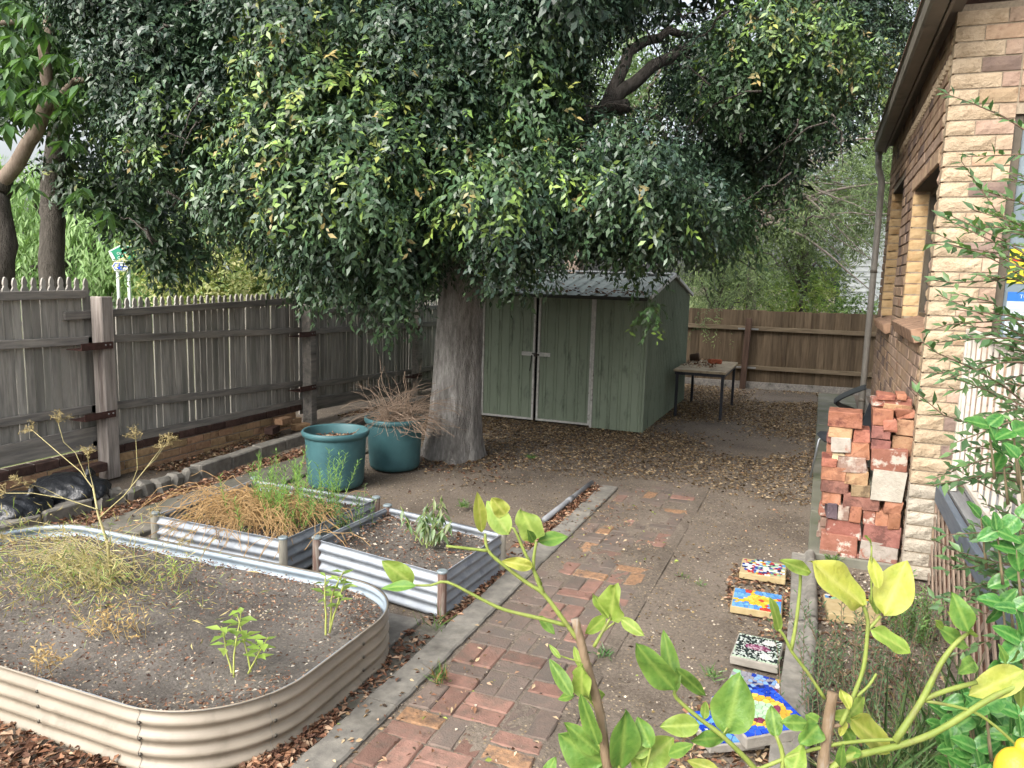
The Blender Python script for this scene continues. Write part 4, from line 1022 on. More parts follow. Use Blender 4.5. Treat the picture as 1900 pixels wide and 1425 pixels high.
def mosaic(label, c, hw, hh, th, rz, colour, n, seed, base, parts=True, tilt=(0, 0), z0=0.0):
    t = thing('mosaic_paver', label, 'paver', (c[0], c[1], z0)); ca, sa = math.cos(rz), math.sin(rz)
    E_ = Euler((tilt[0], tilt[1], rz)).to_matrix()
    m = MB(); vs, fs = cbox(hw*2, hh*2, th, .005); m.add([E_@(Vector(v)+Vector((0, 0, th/2)))+Vector((c[0], c[1], z0)) for v in vs], fs); m.build('paver_slab', base, t)
    joined = {}
    for p, poly in voronoi(n, hw-.008, hh-.008, seed):
        h = colour(p[0]/hw, p[1]/hh, random.Random(int((p[0]*9973+p[1]*7919)*1e4)))
        if h is None: continue
        q = joined.setdefault(h, MB()) if not parts else MB()
        k = len(poly); z1 = th+.005
        top = [E_@Vector((a, b, z1)) for a, b in poly]; bot = [E_@Vector((a, b, th-.002)) for a, b in poly]; o = Vector((c[0], c[1], z0))
        q.add([v+o for v in bot]+[v+o for v in top], [tuple(range(k, 2*k))]+[(i, (i+1) % k, k+(i+1) % k, k+i) for i in range(k)])
        if parts: q.build('tile_piece', tile_mat(h), t)
    if not parts:
        for h, q in joined.items(): tag(q.build('tile_pieces', tile_mat(h), t), None, kind='stuff')
    return t
SAND = M('paver_sand', hx('#96855f'), hx('#a59470'), 20, 6, .9, .3, 80); GROUT = M('paver_grey_cast', hx('#7d7870'), hx('#8e8980'), 20, 6, .9, .3, 80)
MULTI = ['#243a8c', '#c8c4ba', '#a83232', '#4f86b8', '#b9c7d4', '#2a2d55', '#c4a13a', '#7fa884', '#8f2f4a', '#d4d0c8']
mosaic('sand-coloured paver with shards of many colours, farthest of the mosaic pavers', (-.25, 5.43, 0), .15, .15, .045, .02, lambda u, v, r: MULTI[r.randrange(10)] if (u*u+v*v < .88 or r.random() < .25) and max(abs(u), abs(v)) < .9 else None, 150, 1, SAND, True)
def sunf(u, v, r):
    d = math.hypot(u-.05, v); a = math.atan2(v, u-.05)
    if d < .2: return r.choice(['#c9a22c', '#b3382b', '#d4ad36'])
    if d < .56: return r.choice(['#d8ad2c', '#cfa024', '#e0bb48'])
    if d < 1.0 and abs(math.sin(a*2.0+.78)) > .93: return r.choice(['#d8ad2c', '#b5352c'])
    return r.choice(['#5b93c8', '#4a82bd', '#6aa0d2'])
mosaic('blue mosaic paver with a yellow sun', (-.245, 4.83, 0), .15, .15, .045, .03, sunf, 110, 2, SAND, True)
def handf(u, v, r):
    for (a, b) in ((.42, .58), (.42, -.55)):
        if ((u-a)/.28)**2+((v-b)/.24)**2 < 1: return '#c9cac6'
    if ((u-.0)/.55)**2+((v-.05)/.22)**2 < 1: return r.choice(['#6e3450', '#87486a', '#b59aa6'])
    if max(abs(u), abs(v)) > .9: return '#a7b8a2'
    return r.choice(['#232a2a', '#2d3a37', '#a9b3ab', '#1d2324', '#c2c9c2'])
mosaic('black and white pebble mosaic paver with two white hands', (-.19, 4.16, 0), .122, .15, .045, -.05, handf, 520, 3, GROUT, False)
def triF(u, v, r):
    if u < -.55: return '#8d8b93' if abs(u+.75-.1*math.sin(v*14)) > .07 else '#8fc49a'
    if -.3 < u < .45: return r.choice(['#1f3a9c', '#15286e', '#8f8d95', '#7ea0cf', '#22306b'])
    if u >= .45: return r.choice(['#8f8d95', '#6e3450', '#c9c6c8', '#b79a4c', '#8f8d95'])
    return '#8d8b93'
mosaic('grey mosaic paver with blue triangles and a green zigzag', (-.155, 3.72, 0), .15, .16, .04, -.08, triF, 110, 4, GROUT, True)
def eyef(u, v, r):
    d = math.hypot(u/1.0, v/.95)
    if d < .42: return r.choice(['#9cc39a', '#8fb78e', '#a9cba4'])
    if d < .56: return r.choice(['#6e2f45', '#7d3a52'])
    if d < .82: return r.choice(['#cfa63c', '#d9b452', '#c2973a'])
    return r.choice(['#2347b8', '#1d3ca0', '#2f57c8'])
mosaic('plain blue tiled paver lying under the big blue and yellow one', (-.265, 3.34, 0), .13, .13, .04, .55, lambda u, v, r: r.choice(['#2347b8', '#1d3ca0', '#5b93c8']), 50, 5, GROUT, True)
mosaic('thick blue mosaic paver with yellow ring and green centre, nearest the camera', (-.125, 3.42, .045), .16, .16, .055, .62, eyef, 120, 6, GROUT, True, (.03, -.05), .05)
mosaic('sand-coloured paver with few tile pieces in the garden bed by the kerb', (.3, 4.98, .0), .15, .15, .05, .1, lambda u, v, r: MULTI[r.randrange(10)] if v > .6 else None, 90, 7, SAND, True)
# crumpled white plastic beside the pavers
m = MB(); rg = np.random.default_rng(5); rows = []
for i in range(12):
    rows.append([(-.42+.16*i/11+rg.normal()*.004, 3.26+.1*j/9+rg.normal()*.004, .01+.035*abs(math.sin(i*1.3+j*.9))*math.sin(PI*i/11)+rg.uniform(0, .008)) for j in range(10)])
m.grid(rows, smooth=False); tag(m.build('plastic_scrap', flat('white_plastic', hx('#c4c6c8'), .5)), 'crumpled white plastic scrap on the leaves beside the blue pavers', 'plastic scrap')

# ================================================================== LEAF LITTER ON THE GROUND (uncountable)
def rect(n, x0, x1, y0, y1): return rng.uniform(x0, x1, n), rng.uniform(y0, y1, n)
def patchy(X, Y, f=1.7, thr=0.0, s=0.0):
    v = np.sin(X*f*2.1+s)+np.sin(Y*f*1.7+1.3+s)+np.sin((X+Y)*f*1.3+.4)+np.sin((X-Y)*f*3.1+2)*.7+rng.normal(size=len(X))*.5
    k = v > thr; return X[k], Y[k]
def lay(name, label, X, Y, size, cols, thick=.02, **kw): return litter(name, label, X, Y, gz(X, Y)+.003, size, cols, thick=thick, **kw)
X, Y = rect(60000, -5.0, .1, 7.4, 15.4); k = ~((X < SX1+.0) & (X > SX0) & (Y > SY0) & (Y < SY1)); X, Y = X[k], Y[k]
k = rng.uniform(size=len(X)) < np.clip((Y-6.6)/2.6, .05, 1); X, Y = X[k], Y[k]; X, Y = patchy(X, Y, .9, -1.5)
lay('leaf_litter', 'yellow-brown fallen leaves covering the ground round the shed', X, Y, (.022, .05), LIT_Y+[hx('#a39276')], .012)
X, Y = rect(9000, -6.2, -5.6, 3.4, 10); X, Y = patchy(X, Y, 1.2, .2)
lay('leaf_litter', 'brown fallen leaves on the soil strip between fence and kerb', X, Y, (.03, .06), LIT_R+LIT_Y, .02)
X, Y = rect(6500, -5.4, -4.75, 2.8, 7.6); X, Y = patchy(X, Y, 1.0, -1)
lay('leaf_litter', 'red-brown fallen leaves along the inner side of the kerb', X, Y, (.03, .06), LIT_R, .03)
X, Y = rect(5000, -5.1, -1.9, 4.9, 8.0); X, Y = patchy(X, Y, 1.5, 1.1)
lay('leaf_litter', 'patches of brown leaves on the bare soil round the tubs', X, Y, (.03, .06), LIT_R+LIT_Y, .012)
X, Y = rect(1700, -2.02, -1.87, 2.0, 2.72); X2, Y2 = rect(420, -2.03, -1.87, 2.7, 3.6); X3, Y3 = rect(1000, -1.99, -1.86, 3.75, 5.0); X4, Y4 = rect(1100, -2.0, -1.83, 5.1, 7.1)
X, Y = np.concatenate([X, X2, X3, X4]), np.concatenate([Y, Y2, Y3, Y4])
lay('leaf_litter', 'drift of red-brown leaves between the raised beds and the concrete edging', X, Y, (.025, .055), LIT_R, .035)
X, Y = rect(3600, -4.2, -1.95, 1.5, 2.08); lay('leaf_litter', 'red-brown leaves along the front foot of the beige raised bed', X, Y, (.03, .06), LIT_R, .03)
X, Y = rect(2300, -.45, -.02, 3.0, 5.7); X, Y = patchy(X, Y, 2.2, -.6); lay('leaf_litter', 'brown leaves between the mosaic pavers', X, Y, (.025, .05), LIT_R+LIT_Y, .025)
X, Y = rect(2200, .08, .8, 2.8, 5.8); X, Y = patchy(X, Y, 2.2, .5); lay('leaf_litter', 'scattered brown leaves in the garden bed under the lattice', X, Y, (.025, .05), LIT_R+LIT_Y, .02)
X, Y = rect(2600, -1.9, .0, 2.0, 7.5); X, Y = patchy(X, Y, 1.3, 1.6); X5, Y5 = rect(260, -1.7, -.1, 2, 7.2); X, Y = np.concatenate([X, X5]), np.concatenate([Y, Y5])
litter('leaf_litter', 'sparse small dead leaves over the brick path and bare soil', X, Y, np.maximum(gz(X, Y), np.where((X > -1.86) & (X < -.97), .028, -1))+.002, (.015, .04), LIT_Y+LIT_R+[hx('#8d9a4a')], thick=.004)
for (C_, lb, n, sz, z) in [(BP, 'leaf bits and pale flecks on the soil of the beige bed', 7500, (.006, .026), .218), (B1C, 'leaf bits on the soil of the square galvanised bed', 1300, (.01, .035), .22), (B2C, 'leaf bits on the soil of the bed with dried stalks', 1500, (.015, .04), .205)]:
    P = np.array(C_); c = P.mean(0); s = np.sqrt(rng.uniform(0, 1, n)); s = np.where(rng.uniform(size=n) < .3, rng.uniform(.86, .97, n), s*.97); f_ = rng.uniform(0, len(P), n); i0 = f_.astype(int); fr = (f_-i0)[:, None]
    q = c+(P[i0]*(1-fr)+P[(i0+1) % len(P)]*fr-c)*s[:, None]
    litter('leaf_litter', lb, q[:, 0], q[:, 1], np.full(n, z), sz, LIT_R+[hx('#a89f90'), hx('#bdb5a6'), hx('#6f6a64')], thick=.006)
X, Y = rect(2200, SX0, SX1, SY0-.05, MID-.1); k = rng.uniform(size=len(X)) < np.clip(.6-(Y-SY0)/.6, .03, 1); X, Y = X[k], Y[k]
litter('leaf_litter', 'dead leaves gathered on the shed roof above the doors', X, Y, EV+.015+(RG-EV)*(Y-SY0+.07)/(MID-SY0+.07), (.04, .08), [hx('#6b5240'), hx('#7d5c42'), hx('#54443a'), hx('#8a6a4c')], thick=.02)
X, Y = rect(240, TX0, TX0+.5, TY0+.4, TY1); litter('leaf_litter', 'dead leaves on the work table top', X, Y, np.full(240, .718), (.03, .06), LIT_R+LIT_Y, thick=.015)

# grit: pebbles, shell flecks and crumbs of leaf over the bare soil
X, Y = rect(15000, -5.0, .0, 2.2, 8.6); k = ~((X > -1.86) & (X < -.98) & (rng.uniform(size=len(X)) < .75)) & ~((X < -1.95) & (Y < 3.6)); X, Y = X[k], Y[k]
litter('soil_grit', 'pale grit and crumbs of dead leaf over the bare yard soil', X, Y, np.maximum(gz(X, Y), np.where((X > -1.86) & (X < -.97), .012, -1))+.001, (.006, .02), [hx('#8f8578'), hx('#a59a8a'), hx('#5a5048'), hx('#7b6a55'), hx('#b5ab9b'), hx('#6d5a48'), hx('#8c7a52')], thick=.003, wr=(.5, .9), cat='grit')
X, Y = rect(3500, .08, .8, 2.8, 5.8); litter('soil_grit', 'pale grit and wood crumbs over the soil under the lattice', X, Y, gz(X, Y)+.002, (.008, .03), [hx('#8f8578'), hx('#a59a8a'), hx('#5a5048'), hx('#7b6a55'), hx('#b5ab9b')], thick=.005, wr=(.4, .9), cat='grit')
# ================================================================== TREES: helpers
def limb(m, pts, r0, r1, n=10, wob=.0, seed=0):
    r = random.Random(seed); pts = [Vector(p) for p in pts]; out = []; 
    for i in range(len(pts)-1):
        for k in range(4):
            q = pts[i].lerp(pts[i+1], k/4); out.append(q+Vector((r.gauss(0, wob), r.gauss(0, wob), r.gauss(0, wob))))
    out.append(pts[-1]); N_ = len(out); m.tube(out, [r0+(r1-r0)*i/(N_-1) for i in range(N_)], n); return out

def shoots(C, Rd, n_sh, per, L, young=0.0, droop=.45, cols=None, ycols=None, shoot_len=.3, inner=.5, ratio=.4, outw=None):
    """leafy shoots spread through one clump: returns leaf arrays"""
    u = rand_unit(n_sh); 
    rad = inner+(1-inner)*rng.uniform(0, 1, n_sh)**.6
    S = np.array(C)+u*np.array(Rd)*rad[:, None]
    d = nrm(u*.7+rng.normal(size=(n_sh, 3))*.45+np.array([0, 0, -droop*.8]))
    t = np.linspace(.12, 1, per)
    P = S[:, None]+d[:, None]*(t[None, :, None]*shoot_len)+np.array([0, 0, -1])*(t[None, :, None]**2*shoot_len*.45)
    side = nrm(np.cross(d, np.array([0, 0, 1.])+rng.normal(size=(n_sh, 3))*.1)); sg = np.where(np.arange(per) % 2 == 0, 1, -1)
    LD = d[:, None]*.5+side[:, None]*sg[None, :, None]*.6+np.array([0, 0, -droop*.9])+rng.normal(size=(n_sh, per, 3))*.42
    UP = np.array([0, 0, .75])+u[:, None]*.9+d[:, None]*.3+rng.normal(size=(n_sh, per, 3))*.34
    Lg = L*rng.uniform(.55, 1.25, (n_sh, per)); 
    c = palette(cols, n_sh, .1)[:, None, :]*(1+rng.normal(size=(n_sh, per, 1))*.12)
    if young > 0:
        isy = (rng.uniform(size=n_sh) < young) & (u[:, 2] > -.5); yc = palette(ycols, n_sh, .12)[:, None, :]*(1+rng.normal(size=(n_sh, per, 1))*.12)
        w_ = np.clip((t-.25)/.5, 0, 1)[None, :, None]*isy[:, None, None]; c = c*(1-w_)+yc*w_
        LD = LD+np.array([0, 0, .35])*w_
    f = lambda a: a.reshape(-1, 3)
    Lg = Lg.ravel()
    return f(P), f(LD), f(UP), Lg, Lg*ratio*rng.uniform(.8, 1.2, len(Lg)), np.clip(f(c), .003, 1)
def join(parts): return [np.concatenate([p[i] for p in parts]) for i in range(6)]

BARK = M('grey_bark', hx('#83807c'), hx('#adaaa5'), 9, 10, .95, 1.0, 26, stretch=(3.2, 3.2, .8), c3=hx('#65625e'), c3scale=2.2, c3lo=.45, c3hi=.7, spec=.1, bdist=.03)
BARK_D = M('dark_bark', hx('#48443f'), hx('#625d57'), 9, 10, .95, 1.0, 26, stretch=(3, 3, .8), spec=.1, bdist=.03)
BARK_T = M('tan_bark', hx('#6f6258'), hx('#877a6e'), 7, 8, .9, .6, 20, stretch=(3, 3, .8), c3=hx('#5b4a3e'), c3scale=2, spec=.15)

# ------------------------------------------------------------------ the big yard tree
TB = Vector((-3.74, 7.62, 0))
tree = thing('evergreen_tree', 'large dark evergreen tree with grey trunk in the middle of the yard', 'tree', TB)
m = MB(); rows = []; rt = np.random.default_rng(4); lob = rt.uniform(0, 6.28, 6)
for i in range(110):
    z = -.05+5.4*(i/109); base = .275+.055*math.exp(-max(z, 0)*4)-.018*z+(.02 if z > 2 else 0)
    cx = TB.x+.03*math.sin(z*.8)+.02*z*.4; cy = TB.y+.02*z; row = []
    for j in range(96):
        a = 2*PI*j/96; fl = .10*math.exp(-max(z, 0)*3.0); rr_ = base*(1+fl*math.sin(4*a+lob[0])+(.5*fl+.018)*math.sin(7*a+lob[1]+.3*z)+.012*math.sin(15*a+lob[2]+z)+.016*abs(math.sin(17*a+1.5*math.sin(3*z)+lob[3]))+.012*abs(math.sin(29*a+2*math.sin(5*z+a)+lob[4]))+.009*rt.normal())
        row.append((cx+rr_*math.cos(a), cy+rr_*math.sin(a), z))
    rows.append(row)
m.grid(rows, closed=True)
top = Vector((TB.x+.05, TB.y+.1, 5.2))
m.build('trunk', BARK, tree)
m = MB()
br = [[TB+Vector((.1, .02, 2.6)), at(960, 330, 8.3), at(1060, 255, 8.4), at(1130, 190, 8.5), at(1165, 95, 8.6), at(1240, 60, 8.7), at(1330, 70, 8.8)],
      [at(1128, 195, 8.5), at(1190, 140, 8.6), at(1260, 95, 8.6), at(1420, 30, 8.7), at(1560, 40, 9)],
      [TB+Vector((0, 0, 3.6)), at(740, 200, 8.2), at(600, 120, 7.8), at(430, 90, 7.6), at(300, 60, 7.6)],
      [TB+Vector((0, 0, 2.9)), at(720, 400, 7.6), at(600, 380, 7.0), at(470, 330, 6.8)],
      [TB+Vector((0, -.1, 2.7)), at(900, 380, 7.2), at(980, 330, 6.6), at(1090, 340, 6.4)],
      [TB+Vector((0, 0, 4.6)), at(880, 60, 7.4), at(960, 40, 6.7)], [TB+Vector((0, 0, 4.8)), at(790, -40, 8.4), at(700, -100, 8.4)]]
for i, b in enumerate(br): limb(m, b, [.125, .085, .1, .07, .08, .09, .12][i], .03, 10, .012, i)
limb(m, [at(1120, 205, 8.5), at(1150, 200, 8.35), at(1165, 196, 8.3)], .09, .075, 10, 0, 50)      # sawn stub
tr_r = random.Random(77)
for i in range(150):                                     # thin twigs inside the crown
    px, py = tr_r.uniform(250, 1600), tr_r.uniform(0, 470); D = tr_r.uniform(6.6, 9); a = at(px, py, D); q = a+Vector((tr_r.gauss(0, .4), tr_r.gauss(0, .3), tr_r.uniform(-.45, .25)))
    limb(m, [a, a.lerp(q, .5)+Vector((0, 0, .06)), q], .012, .003, 4, .015, i)
for i in range(26):                                      # dead hanging twigs right of the limb
    px, py = tr_r.uniform(1090, 1330), tr_r.uniform(195, 260); a = at(px, py, tr_r.uniform(8.2, 8.8)); q = a+Vector((tr_r.gauss(.05, .12), 0, -tr_r.uniform(.2, .6)))
    limb(m, [a, a.lerp(q, .5)+Vector((.04, 0, 0)), q], .012, .003, 4, .01, i)
m.build('limbs', BARK_D, tree)
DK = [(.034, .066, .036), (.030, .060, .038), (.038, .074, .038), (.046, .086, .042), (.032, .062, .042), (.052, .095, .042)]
YG = [(.15, .25, .06), (.13, .22, .055), (.19, .29, .06), (.2, .31, .06), (.17, .28, .05), (.21, .30, .06), (.15, .24, .055), (.25, .28, .07), (.28, .22, .08), (.13, .21, .05), (.16, .26, .06)]
edge_pts = [(170, 255), (230, 320), (280, 400), (350, 440), (430, 425), (480, 470), (560, 555), (620, 545), (690, 600), (760, 590), (800, 560), (822, 440), (885, 430), (900, 560), (960, 570), (985, 500), (1020, 470), (1060, 475), (1110, 500), (1180, 500), (1200, 520), (1260, 490), (1330, 478), (1400, 450), (1440, 390), (1500, 330), (1570, 270), (1620, 150), (1650, -20), (1660, -300)]
ex, ey = zip(*edge_pts)
def ybot(x): return float(np.interp(x, ex, ey))
parts = []; lr = random.Random(5); n_l = 0
F0n = np.array(CF)
while n_l < 175:
    px, py = lr.uniform(165, 1650), lr.uniform(-200, 580); D_ = 9
    if px < 330 and py > 300: continue
    if 1050 < px < 1300 and 10 < py < 290 and (lr.random() < .93 or D_ < 8): continue       # open patch beside the big limb
    left, right = px < 480, px > 1300
    D = lr.uniform(7.0, 8.8) if left else lr.uniform(7.8, 9.8) if right else lr.uniform(6.0, 9.0)
    r_ = lr.uniform(.3, .52); rp = r_/D*F_PX
    if py+rp*.95+45 > ybot(px):
        if py+rp*.5+40 > ybot(px): continue
        r_ *= .55
    if 800 < px < 900 and py > 330: continue
    c = at(px, py, D); big = py < -60
    y_ = .0
    parts.append(shoots(c, (r_, r_, r_*.85), int((430 if not big else 60)*(r_/.5)**2), 9, .064 if not big else .14, y_, .55, DK, YG, .24, .62, .42)); n_l += 1
# bright sprays that stand towards the light
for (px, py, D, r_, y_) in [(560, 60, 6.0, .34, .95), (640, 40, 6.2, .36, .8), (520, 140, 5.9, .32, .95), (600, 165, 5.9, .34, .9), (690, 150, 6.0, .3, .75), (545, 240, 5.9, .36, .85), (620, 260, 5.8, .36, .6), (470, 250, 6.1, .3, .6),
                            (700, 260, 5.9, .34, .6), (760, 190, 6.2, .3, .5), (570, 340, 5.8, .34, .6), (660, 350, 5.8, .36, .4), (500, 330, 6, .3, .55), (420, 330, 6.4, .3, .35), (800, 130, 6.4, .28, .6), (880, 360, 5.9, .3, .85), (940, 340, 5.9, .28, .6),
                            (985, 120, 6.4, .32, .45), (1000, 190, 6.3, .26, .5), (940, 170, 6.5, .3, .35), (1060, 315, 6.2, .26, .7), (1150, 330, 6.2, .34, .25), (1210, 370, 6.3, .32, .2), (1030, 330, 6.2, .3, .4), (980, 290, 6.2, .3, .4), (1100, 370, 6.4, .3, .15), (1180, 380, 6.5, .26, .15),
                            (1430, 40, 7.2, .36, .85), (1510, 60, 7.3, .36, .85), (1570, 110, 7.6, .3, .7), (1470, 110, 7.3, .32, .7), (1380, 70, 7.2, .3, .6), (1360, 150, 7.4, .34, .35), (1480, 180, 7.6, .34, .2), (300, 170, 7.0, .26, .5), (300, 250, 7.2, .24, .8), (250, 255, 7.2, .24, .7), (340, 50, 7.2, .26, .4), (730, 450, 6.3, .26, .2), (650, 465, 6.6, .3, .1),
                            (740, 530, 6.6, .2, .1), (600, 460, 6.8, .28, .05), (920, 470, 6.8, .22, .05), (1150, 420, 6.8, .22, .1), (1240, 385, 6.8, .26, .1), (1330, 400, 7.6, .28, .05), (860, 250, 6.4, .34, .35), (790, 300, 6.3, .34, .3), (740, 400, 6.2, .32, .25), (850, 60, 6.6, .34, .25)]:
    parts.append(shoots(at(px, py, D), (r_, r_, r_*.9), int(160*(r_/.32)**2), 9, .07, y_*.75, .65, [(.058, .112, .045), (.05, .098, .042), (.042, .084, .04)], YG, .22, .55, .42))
for (px, py, D, r_) in [(1600, 40, 9.2, .45), (1640, -10, 9.6, .45), (1590, 140, 9.4, .36), (1650, 70, 10, .36), (1540, 210, 9.2, .36), (1290, 150, 9.4, .34), (1270, 60, 9.6, .3), (1210, 220, 9.6, .26)]:
    parts.append(shoots(at(px, py, D), (r_, r_, r_*.9), int(330*(r_/.5)**2), 9, .068, .1, .5, DK, YG, .24, .5, .42))
for i in range(60):                                      # loose sprays that break the lower edge
    px = lr.uniform(200, 1480)
    if 790 < px < 905: continue
    q = ybot(px)-lr.uniform(25, 110); D = lr.uniform(6.6, 8.6) if 480 < px < 1300 else lr.uniform(7.8, 9.2)
    parts.append(shoots(at(px, q, D), (.12, .12, lr.uniform(.14, .26)), lr.choice([12, 18, 24]), 10, .074, .15, .75, [(.058, .112, .045), (.045, .09, .04)], YG, .3, .2, .42))
# a single spray hanging in front of the shed corner
parts.append(shoots(at(1205, 575, 6.9), (.07, .07, .16), 14, 9, .075, .1, .6, [(.06, .12, .04), (.045, .09, .03)], YG, .16))
parts.append(shoots(at(1200, 520, 6.9), (.1, .1, .12), 12, 9, .075, .1, .6, [(.06, .12, .04), (.045, .09, .03)], YG, .16))
# the crown above the frame that shades the yard
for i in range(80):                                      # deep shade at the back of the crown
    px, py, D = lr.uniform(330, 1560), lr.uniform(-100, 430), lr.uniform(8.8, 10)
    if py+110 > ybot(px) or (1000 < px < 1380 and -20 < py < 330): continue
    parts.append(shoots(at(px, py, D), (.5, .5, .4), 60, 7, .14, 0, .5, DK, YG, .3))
for i in range(18):
    px, py, D = lr.uniform(350, 1450), lr.uniform(-700, -250), lr.uniform(6.6, 9.0)
    parts.append(shoots(at(px, py, D), (.75, .75, .6), 70, 7, .22, 0, .5, DK, YG, .35))
def thin(A, lines, rad, patch=None):
    """leave the big limb bare of the leaves that would crowd it"""
    v = A[0]-np.array(CP); Dp = v@np.array(CF); qx = 950+F_PX*(v@np.array(CR))/Dp; qy = 712.5-F_PX*(v@np.array(CU))/Dp
    near_ = np.zeros(len(qx), bool)
    for L_ in lines:
        for (x0, y0), (x1, y1) in zip(L_[:-1], L_[1:]):
            t = np.clip(((qx-x0)*(x1-x0)+(qy-y0)*(y1-y0))/((x1-x0)**2+(y1-y0)**2), 0, 1); near_ |= np.hypot(qx-x0-t*(x1-x0), qy-y0-t*(y1-y0)) < rad
    drop = near_ & (Dp < 8.9) & (rng.uniform(size=len(qx)) < .55)
    drop |= (np.hypot((qx-1230)/60, (qy-185)/70) < 1) & (rng.uniform(size=len(qx)) < .35)
    return [a[~drop] for a in A]
tag(leaf_obj('crown', *thin(join(parts), [[(1030, 265), (1060, 255), (1130, 190), (1165, 95), (1240, 60)], [(1128, 195), (1190, 140), (1270, 92)]], 24), GLOSSY, tree, lite=True), None)

# ------------------------------------------------------------------ street trees on the left
st1 = thing('broadleaf_tree', 'street tree with big pale green leaves and tan limb at the top left', 'tree', at(5, 560, 8.6).xy.to_3d())
m = MB(); a = at(-12, 700, 8.6); a.z = 0
limb(m, [a, at(-5, 560, 8.6), at(4, 450, 8.6), at(-8, 370, 8.6), at(0, 330, 8.6)], .17, .13, 14, .02, 2); m.build('trunk', BARK_D, st1)
m = MB(); limb(m, [at(-4, 345, 8.6), at(40, 290, 8.5), at(72, 235, 8.4), at(90, 190, 8.3), at(85, 90, 8.2), at(100, -20, 8.2)], .085, .05, 12, .01, 3); limb(m, [at(80, 215, 8.4), at(140, 150, 8.2), at(190, 130, 8)], .05, .02, 8, .01, 4); limb(m, [at(60, 45, 8.2), at(0, 40, 8), at(-30, 35, 8)], .03, .02, 8, .01, 5); m.build('limb', BARK_T, st1)
LP = []
BLc = [(.09, .17, .06), (.075, .15, .06), (.11, .20, .07), (.06, .12, .05)]
for (px, py, D, k) in [(60, 25, 7.5, 9), (130, 15, 7.6, 9), (25, 70, 7.6, 8), (85, 60, 7.6, 8), (170, 60, 7.7, 9), (40, 110, 7.6, 9), (110, 100, 7.5, 8), (160, 110, 7.6, 9), (75, 170, 7.5, 8), (150, 160, 7.6, 8), (20, 165, 7.8, 8), (105, 165, 7.7, 8), (60, 205, 7.8, 8), (10, 235, 7.8, 7), (130, 195, 7.8, 8), (180, 20, 7.9, 8), (5, 20, 7.8, 8), (190, 120, 8, 8), (95, 5, 7.9, 8), (20, 130, 8, 8), (-20, 80, 8, 8), (170, 190, 8, 7), (60, 350, 8.4, 7), (150, 350, 8.4, 7), (120, 260, 8.3, 7), (200, 400, 8.4, 6)]:
    for q in range(2):
        c = np.array(at(px+lr.uniform(-22, 22)*q, py+lr.uniform(-18, 18)*q, D+.25*q)); n = k; aa = np.arange(n)*2*PI/n+lr.random()*6
        Dr = np.stack([np.cos(aa), np.sin(aa), -rng.uniform(.3, 1.3, n)], 1); Up = np.stack([np.cos(aa)*.8, np.sin(aa)*.8, np.full(n, .8)], 1)+rng.normal(size=(n, 3))*.1
        L = rng.uniform(.17, .26, n); LP.append((np.repeat(c[None], n, 0)+rng.normal(size=(n, 3))*.012, Dr, Up, L, L*.36, palette(BLc, n, .15)))
LPx = join(LP)
for i in range(60):
    LP.append(shoots(at(lr.uniform(-40, 210), lr.uniform(-60, 190), lr.uniform(8.4, 9.6)), (.3, .3, .3), 14, 7, .15, 0, .6, [(.04, .08, .035), (.06, .11, .04)], None, .25))
tag(leaf_obj('crown', *join(LP), LEAF, st1), None)
st2 = thing('street_tree', 'dark straight street tree trunk behind the taller fence section', 'tree', at(97, 560, 10.5).xy.to_3d())
m = MB(); a = at(100, 760, 10.5); a.z = 0; limb(m, [a, at(98, 520, 10.5), at(96, 430, 10.5), at(98, 350, 10.5), at(110, 250, 10.4), at(130, 150, 10.3)], .17, .13, 14, .012, 7); m.build('trunk', BARK_D, st2)
LP = []
for (px, py, r_) in [(170, 330, .4), (230, 340, .4), (150, 300, .4), (200, 290, .4), (250, 380, .35), (300, 420, .35), (330, 380, .4), (280, 330, .4), (350, 450, .3), (310, 460, .22)]:
    LP.append(shoots(at(px, py, 10.3+lr.uniform(-.4, .4)), (r_*1.2, r_, r_*.8), 60, 8, .13, .06, .5, [(.03, .065, .028), (.04, .08, .03)], YG, .3))
tag(leaf_obj('crown', *join(LP), GLOSSY, st2), None)

def cloud_tree(name, label, cat, lobes, base, trunk_r, cols, L, per, dens, sh, droop, mat, bark, ratio=.35, young=0, ycols=None, inner=.3):
    t = thing(name, label, cat, (base[0], base[1], 0)); m = MB(); c0 = Vector((base[0], base[1], 0))
    zs = [Vector(at(a, b, D)) for a, b, D, _ in lobes]; cen = sum(zs, Vector())/len(zs)
    limb(m, [c0, c0.lerp(cen, .5)+Vector((.05, 0, 0)), cen], trunk_r, trunk_r*.5, 8, .02, 3)
    for i, q in enumerate(zs[:14]): limb(m, [c0.lerp(cen, .4+.04*(i % 6)), c0.lerp(cen, .6).lerp(q, .5), q], trunk_r*.45, trunk_r*.1, 6, .03, i)
    m.build('trunk', bark, t)
    P = [shoots(at(a, b, D), (r_, r_, r_*.9), int(dens*r_*r_), per, L, young, droop, cols, ycols, sh, inner, ratio) for a, b, D, r_ in lobes]
    tag(leaf_obj('crown', *join(P), mat, t), None); return t
def xy(px, D): p = at(px, 600, D); return (p.x, p.y)
PEP = [(.22, .34, .14), (.26, .38, .17), (.18, .29, .12), (.30, .42, .2)]
cloud_tree('pepper_tree', 'pale green weeping tree across the street behind the road sign', 'tree', [(lr.uniform(-60, 330), lr.uniform(330, 520), lr.uniform(25, 29), lr.uniform(1.1, 1.8)) for _ in range(34)], xy(150, 27), .3, PEP, .32, 10, 36, 1.0, 1.1, FINE, BARK_D, .22)
